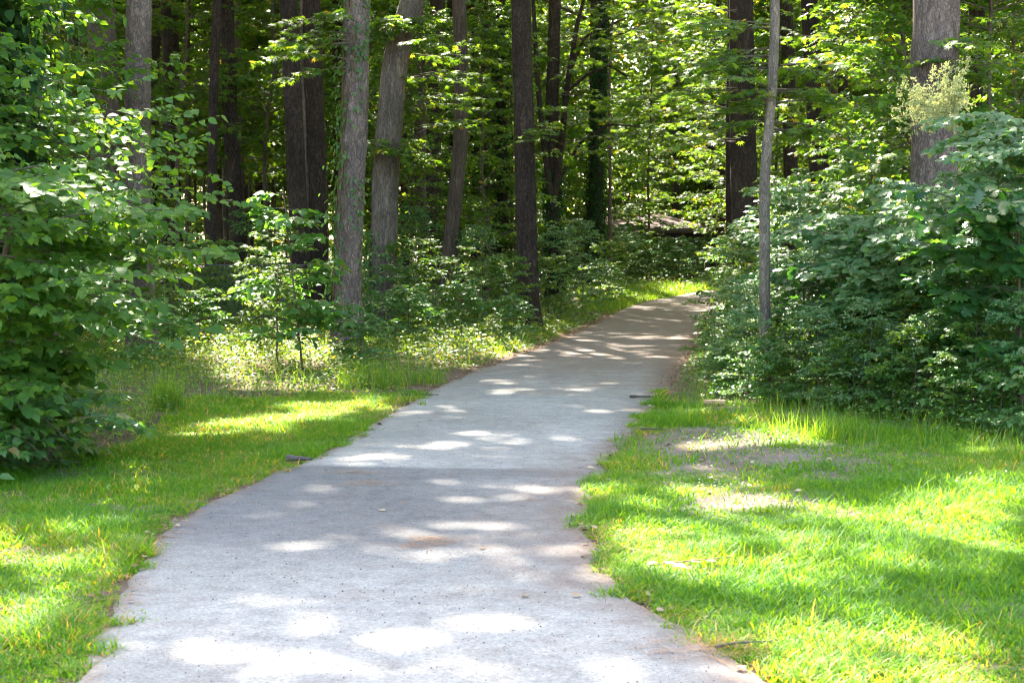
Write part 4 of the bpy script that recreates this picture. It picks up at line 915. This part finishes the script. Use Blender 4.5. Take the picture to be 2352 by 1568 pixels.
def needles():
    mb = MB(); P_ = []
    def clump(u, v, ru, rv, n):
        a = rng.normal(0, .5, (n, 2)); q = np.array([G(u + p[0] * ru, v + p[1] * rv) for p in a]); P_.append(q)
    for c in [(830,1118,90,6,70),(800,1092,90,5,60),(985,1250,60,12,110),(930,1262,60,6,30),(1330,1150,60,8,50),(1250,905,120,8,160),(1150,885,150,8,120),(1400,885,130,14,260),(1560,1500,160,30,90),(1450,830,120,20,220),(1450,1340,120,20,60),(1640,1480,80,20,120)]: clump(*c)
    n = 9000; y = 7 + 40 * rng.random(n)**.9; t = rng.random(n); x = PL(y) * (1 - t) + PR(y) * t
    w = np.clip((y - 9) / 14, .04, 1) * (.35 + 1.4 * sstep(.45, .6, fbm(x * 1.2, y * .6))); k = rng.random(n) < w * .75
    P_.append(np.column_stack([x[k], y[k], 0 * x[k]]))
    n = 15000; y = 6 + 36 * rng.random(n)**.85; sd = rng.random(n) < .55; off = np.abs(rng.normal(0, .38, n)) * np.clip(y / 16, .35, 1); x = np.where(sd, PL(y) - off + .1, PR(y) + off - .15); P_.append(np.column_stack([x, y, 0 * x]))
    q = np.concatenate(P_); n = len(q); onp = pdist(q[:, 0], q[:, 1]) < -.1
    q[:, 2] = np.where(onp, .0265, gz(q[:, 0], q[:, 1]) + .02) + rng.random(n) * .003
    a = rng.normal(0, .9, n); ln = rng.uniform(.07, .16, n); d = np.column_stack([np.cos(a), np.sin(a), 0 * a]); s = np.column_stack([-np.sin(a), np.cos(a), 0 * a]) * (.0007 + .00006 * q[:, 1])[:, None]
    v = np.stack([q - s, q + s, q + d * ln[:, None] + s * .6, q + d * ln[:, None] - s * .6], 1); f = np.arange(n * 4).reshape(n, 4)
    mb.add(v, [f], rng.random(n)); tag(mb.build('pine_needles', M['needle']), 'orange brown pine needles strewn over the path and its edges', 'pine needles', kind='stuff')
    mb = MB(); n = 9000; y = 6 + 20 * rng.random(n)**1.1; t = rng.random(n)**.8; x = PL(y) * (1 - t) + PR(y) * t; r_ = .0010 + .0035 * rng.random(n)**4
    o6 = np.array([(1,0,0),(-1,0,0),(0,1,0),(0,-1,0),(0,0,.8),(0,0,-.8)]) ; tri = np.array([(0,2,4),(2,1,4),(1,3,4),(3,0,4),(2,0,5),(1,2,5),(3,1,5),(0,3,5)])
    c = np.column_stack([x, y, .024 + r_ * .5]); v = c[:, None] + o6[None] * r_[:, None, None] * rng.uniform(.7, 1.3, (n, 6, 1))
    mb.add(v, [(tri[None] + (np.arange(n) * 6)[:, None, None]).reshape(-1, 3)]); tag(mb.build('pebbles', M['pebble']), 'tiny dark pebbles and grit on the path', 'pebbles', kind='stuff')
needles()
def small_things():
    # fallen leaves one can count on the path
    LV = [(335,1288,.05,'near the left grass edge, pale'),(190,1482,.05,'by the lower left grass edge, pinkish brown'),(885,1183,.055,'on the dark paving in the middle'),(1110,1268,.05,'beside the orange needle clump'),
          (1205,1378,.05,'in the middle of the near path, buff'),(1315,1381,.05,'right of the buff leaf on the near path'),(1365,1082,.06,'at the right dirt edge, tan'),(1400,1110,.06,'under the right grass edge, brown'),
          (930,1165,.04,'near the old paving joint'),(1210,1155,.045,'on the paving joint'),(660,1088,.05,'orange, at the left gravelly edge'),(1695,1545,.06,'at the lower right grass edge')]
    for k, (u, v, s, t) in enumerate(LV):
        b = G(u, v) + [0, 0, .03]; mb = MB(); a = rng.uniform(0, 6.28)
        leaves(mb, [b], [(math.cos(a), math.sin(a), .15)], [(.2, -.3, 1)], s, 'oval', .4 + .6 * rng.random(), 1.3)
        tag(mb.build('fallen_leaf', M['litter'], None, b), f'dry fallen leaf {t}', 'leaf', 'dry leaves fallen on the path')
    # pale dead leaves with a stalk lying on the right verge
    b = G(1530, 1325); root = thing('dead_leaf_sprig', 'sprig of bleached dead leaves lying on the grass at the right path edge', 'leaf sprig', b); w = MB(); BL = plain('bleached_leaf', (.30,.30,.17), .7, 60, .15)
    for dx, dy, a, s in ((0,0,.3,.07),(.03,.02,2.6,.06),(.03,-.03,-.5,.08),(-.04,.03,3.4,.06),(.12,.05,.5,.07),(.2,.07,.3,.06)):
        l = MB(); leaves(l, [b + [dx, dy, .07]], [(math.cos(a), math.sin(a), -.05)], [(.5 * math.sin(9 * s * 40), -.2, 1)], s, 'oval', 1.0, .9); l.build('leaf', BL, root, b)
    tubes(w, np.array([b + [-.08, 0, .06], b + [.1, .03, .075], b + [.34, .12, .08]]), [.002, .003, .002], 4)
    w.build('stalk', M['litter'], root, b)
    # split log
    b = G(1640, 932); d = np.array([.22, -.03, 0]); mb = MB(); t = np.linspace(-.5, .5, 9)
    p = b + d * t[:, None] + np.array([0, 0, .035]); root = thing('split_log', 'short orange split log lying at the right verge edge', 'log', b)
    tubes(mb, p, .034 * (1 + .08 * np.sin(t * 9)), 9); mb.build('log_body', M['wood'], root, b)
    for sgn in (-1, 1):
        e = MB(); c = p[-1 if sgn > 0 else 0] + norm(d) * sgn * .002; th = np.arange(9) / 9 * 6.283; s = norm(np.cross(d, [0, 0, 1]))
        ring = c + .033 * (np.cos(th)[:, None] * s + np.sin(th)[:, None] * np.array([0, 0, 1])); e.add(np.vstack([c, ring]), np.array([(0, i + 1, (i + 1) % 9 + 1) for i in range(9)])); e.build('cut_end', M['litter'], root, b)
    def stick(label, u, v, ln, r, a, bend, mat='deadwood'):
        b = G(u, v); t = np.linspace(0, 1, 9)[:, None]; d = np.array([math.cos(a), math.sin(a), 0]); s = np.array([-math.sin(a), math.cos(a), 0])
        q = b + d * ln * (t - .5) + s * bend * np.sin(t * 5) + np.array([0, 0, r + .022]); mb = MB(); tubes(mb, q, r * (1.1 - .7 * t[:, 0]) * (1 + .15 * np.sin(t[:, 0] * 14)), 7)
        q2 = q[4] + (d * .6 + s * .7) * ln * .25 * t + np.array([0, 0, .01]) * t; tubes(mb, q2, r * .5 * (1.1 - t[:, 0]), 5)
        tag(mb.build('fallen_stick', M[mat], None, b, True), label, 'stick')
    stick('short dark bark covered stick lying near the right edge of the path', 1482, 917, .32, .014, .05, .012)
    stick('stub of dark dead branch at the left path edge beside the sunlit grass', 688, 1066, .2, .024, -.25, .006)
    stick('weathered broken stick at the top of the sandy patch on the right verge', 1500, 992, .2, .008, .1, .02)
    stick('rotten brown stick on the pine needle bed left of the path', 965, 912, .4, .01, .1, .02)
    stick('thin curved twig at the lower right grass tip', 1715, 1490, .3, .005, .5, .02)
    stick('long pale dead branch in the weeds right of the vine clad pine', 1010, 800, 1.1, .012, .3, .03, 'litter')
small_things()

# ------------------------------------------------------------------ house roof and fence far off
def box(mb, c, s):
    c, s = np.array(c, float), np.array(s, float) / 2
    v = np.array([[x, y, z] for x in (-1, 1) for y in (-1, 1) for z in (-1, 1)]) * s + c
    mb.add(v, np.array([(0,1,3,2),(4,6,7,5),(0,4,5,1),(2,3,7,6),(0,2,6,4),(1,5,7,3)]))
def house():
    Y = 76; xr = P(1640, 530, Y)[0]; xl = xr - 8.5; b = np.array([(xl + xr) / 2, Y + 3, 0]); root = thing('forest_cabin', 'low brown cabin with shallow shingled roof beyond the bend of the path', 'cabin', b)
    ze = P(1560, 535, Y)[2]; zt = ze + .22; zr = P(1560, 503, Y)[2] + .25
    mb = MB(); box(mb, (b[0], b[1], ze / 2 - .002), (7.7, 5.2, ze)); wl = mb.build('wall', M['brick'], root, b)
    mb = MB(); x0, x1, y0, y1 = xl - .0, xr, Y, Y + 6; ym = Y + 3
    mb.add([(x0,y0,zt),(x1,y0,zt),(x1,y1,zt),(x0,y1,zt),(x0+2,ym,zr),(x1-2,ym,zr)], [np.array([(0,1,5,4),(2,3,4,5)]), np.array([(1,2,5),(3,0,4)])]); mb.build('roof', M['shingle'], root, b)
    mb = MB(); box(mb, (b[0], Y + .0, (ze + zt) / 2), (8.5, .05, .2)); box(mb, (b[0], Y + 6, (ze + zt) / 2), (8.5, .05, .2)); box(mb, (x0, ym, (ze + zt) / 2), (.05, 5.9, .2)); box(mb, (x1, ym, (ze + zt) / 2), (.05, 5.9, .2)); mb.build('fascia', M['fascia'], root, b)
house()
def fence():
    Y = 30.5; x0, x1 = P(60, 700, Y)[0], P(700, 700, Y)[0]; H = 1.25; b = np.array([x0, Y, 0]); root = thing('chain_link_fence', 'grey chain link fence in the shade behind the left trunks', 'fence', b)
    L_ = x1 - x0; mb = MB(); s = .06; segs = []
    for k in np.arange(-H, L_, s):
        a0, a1 = max(k, 0), min(k + H, L_)
        if a1 > a0:
            segs.append([(x0 + a0, Y, a0 - k), (x0 + a1, Y, a1 - k)]); segs.append([(x0 + a0, Y, H - (a0 - k)), (x0 + a1, Y, H - (a1 - k))])
    tubes(mb, np.array(segs), np.full((len(segs), 2), .0028), 3); mb.build('mesh_panel', M['galv'], root, b)
    mb = MB(); tubes(mb, np.array([(x0, Y, H), (x1, Y, H)]), [.012, .012], 8); mb.build('top_rail', M['galv'], root, b)
    for x in np.arange(x0, x1 + .1, 2.3):
        mb = MB(); tubes(mb, np.array([(x, Y + .03, -.05), (x, Y + .03, H + .06)]), [.03, .03], 8); mb.build('post', M['galv'], root, b)
fence()
uniq_labels()
print('faces', sum(len(o.data.polygons) for o in scene.objects if o.type == 'MESH'))
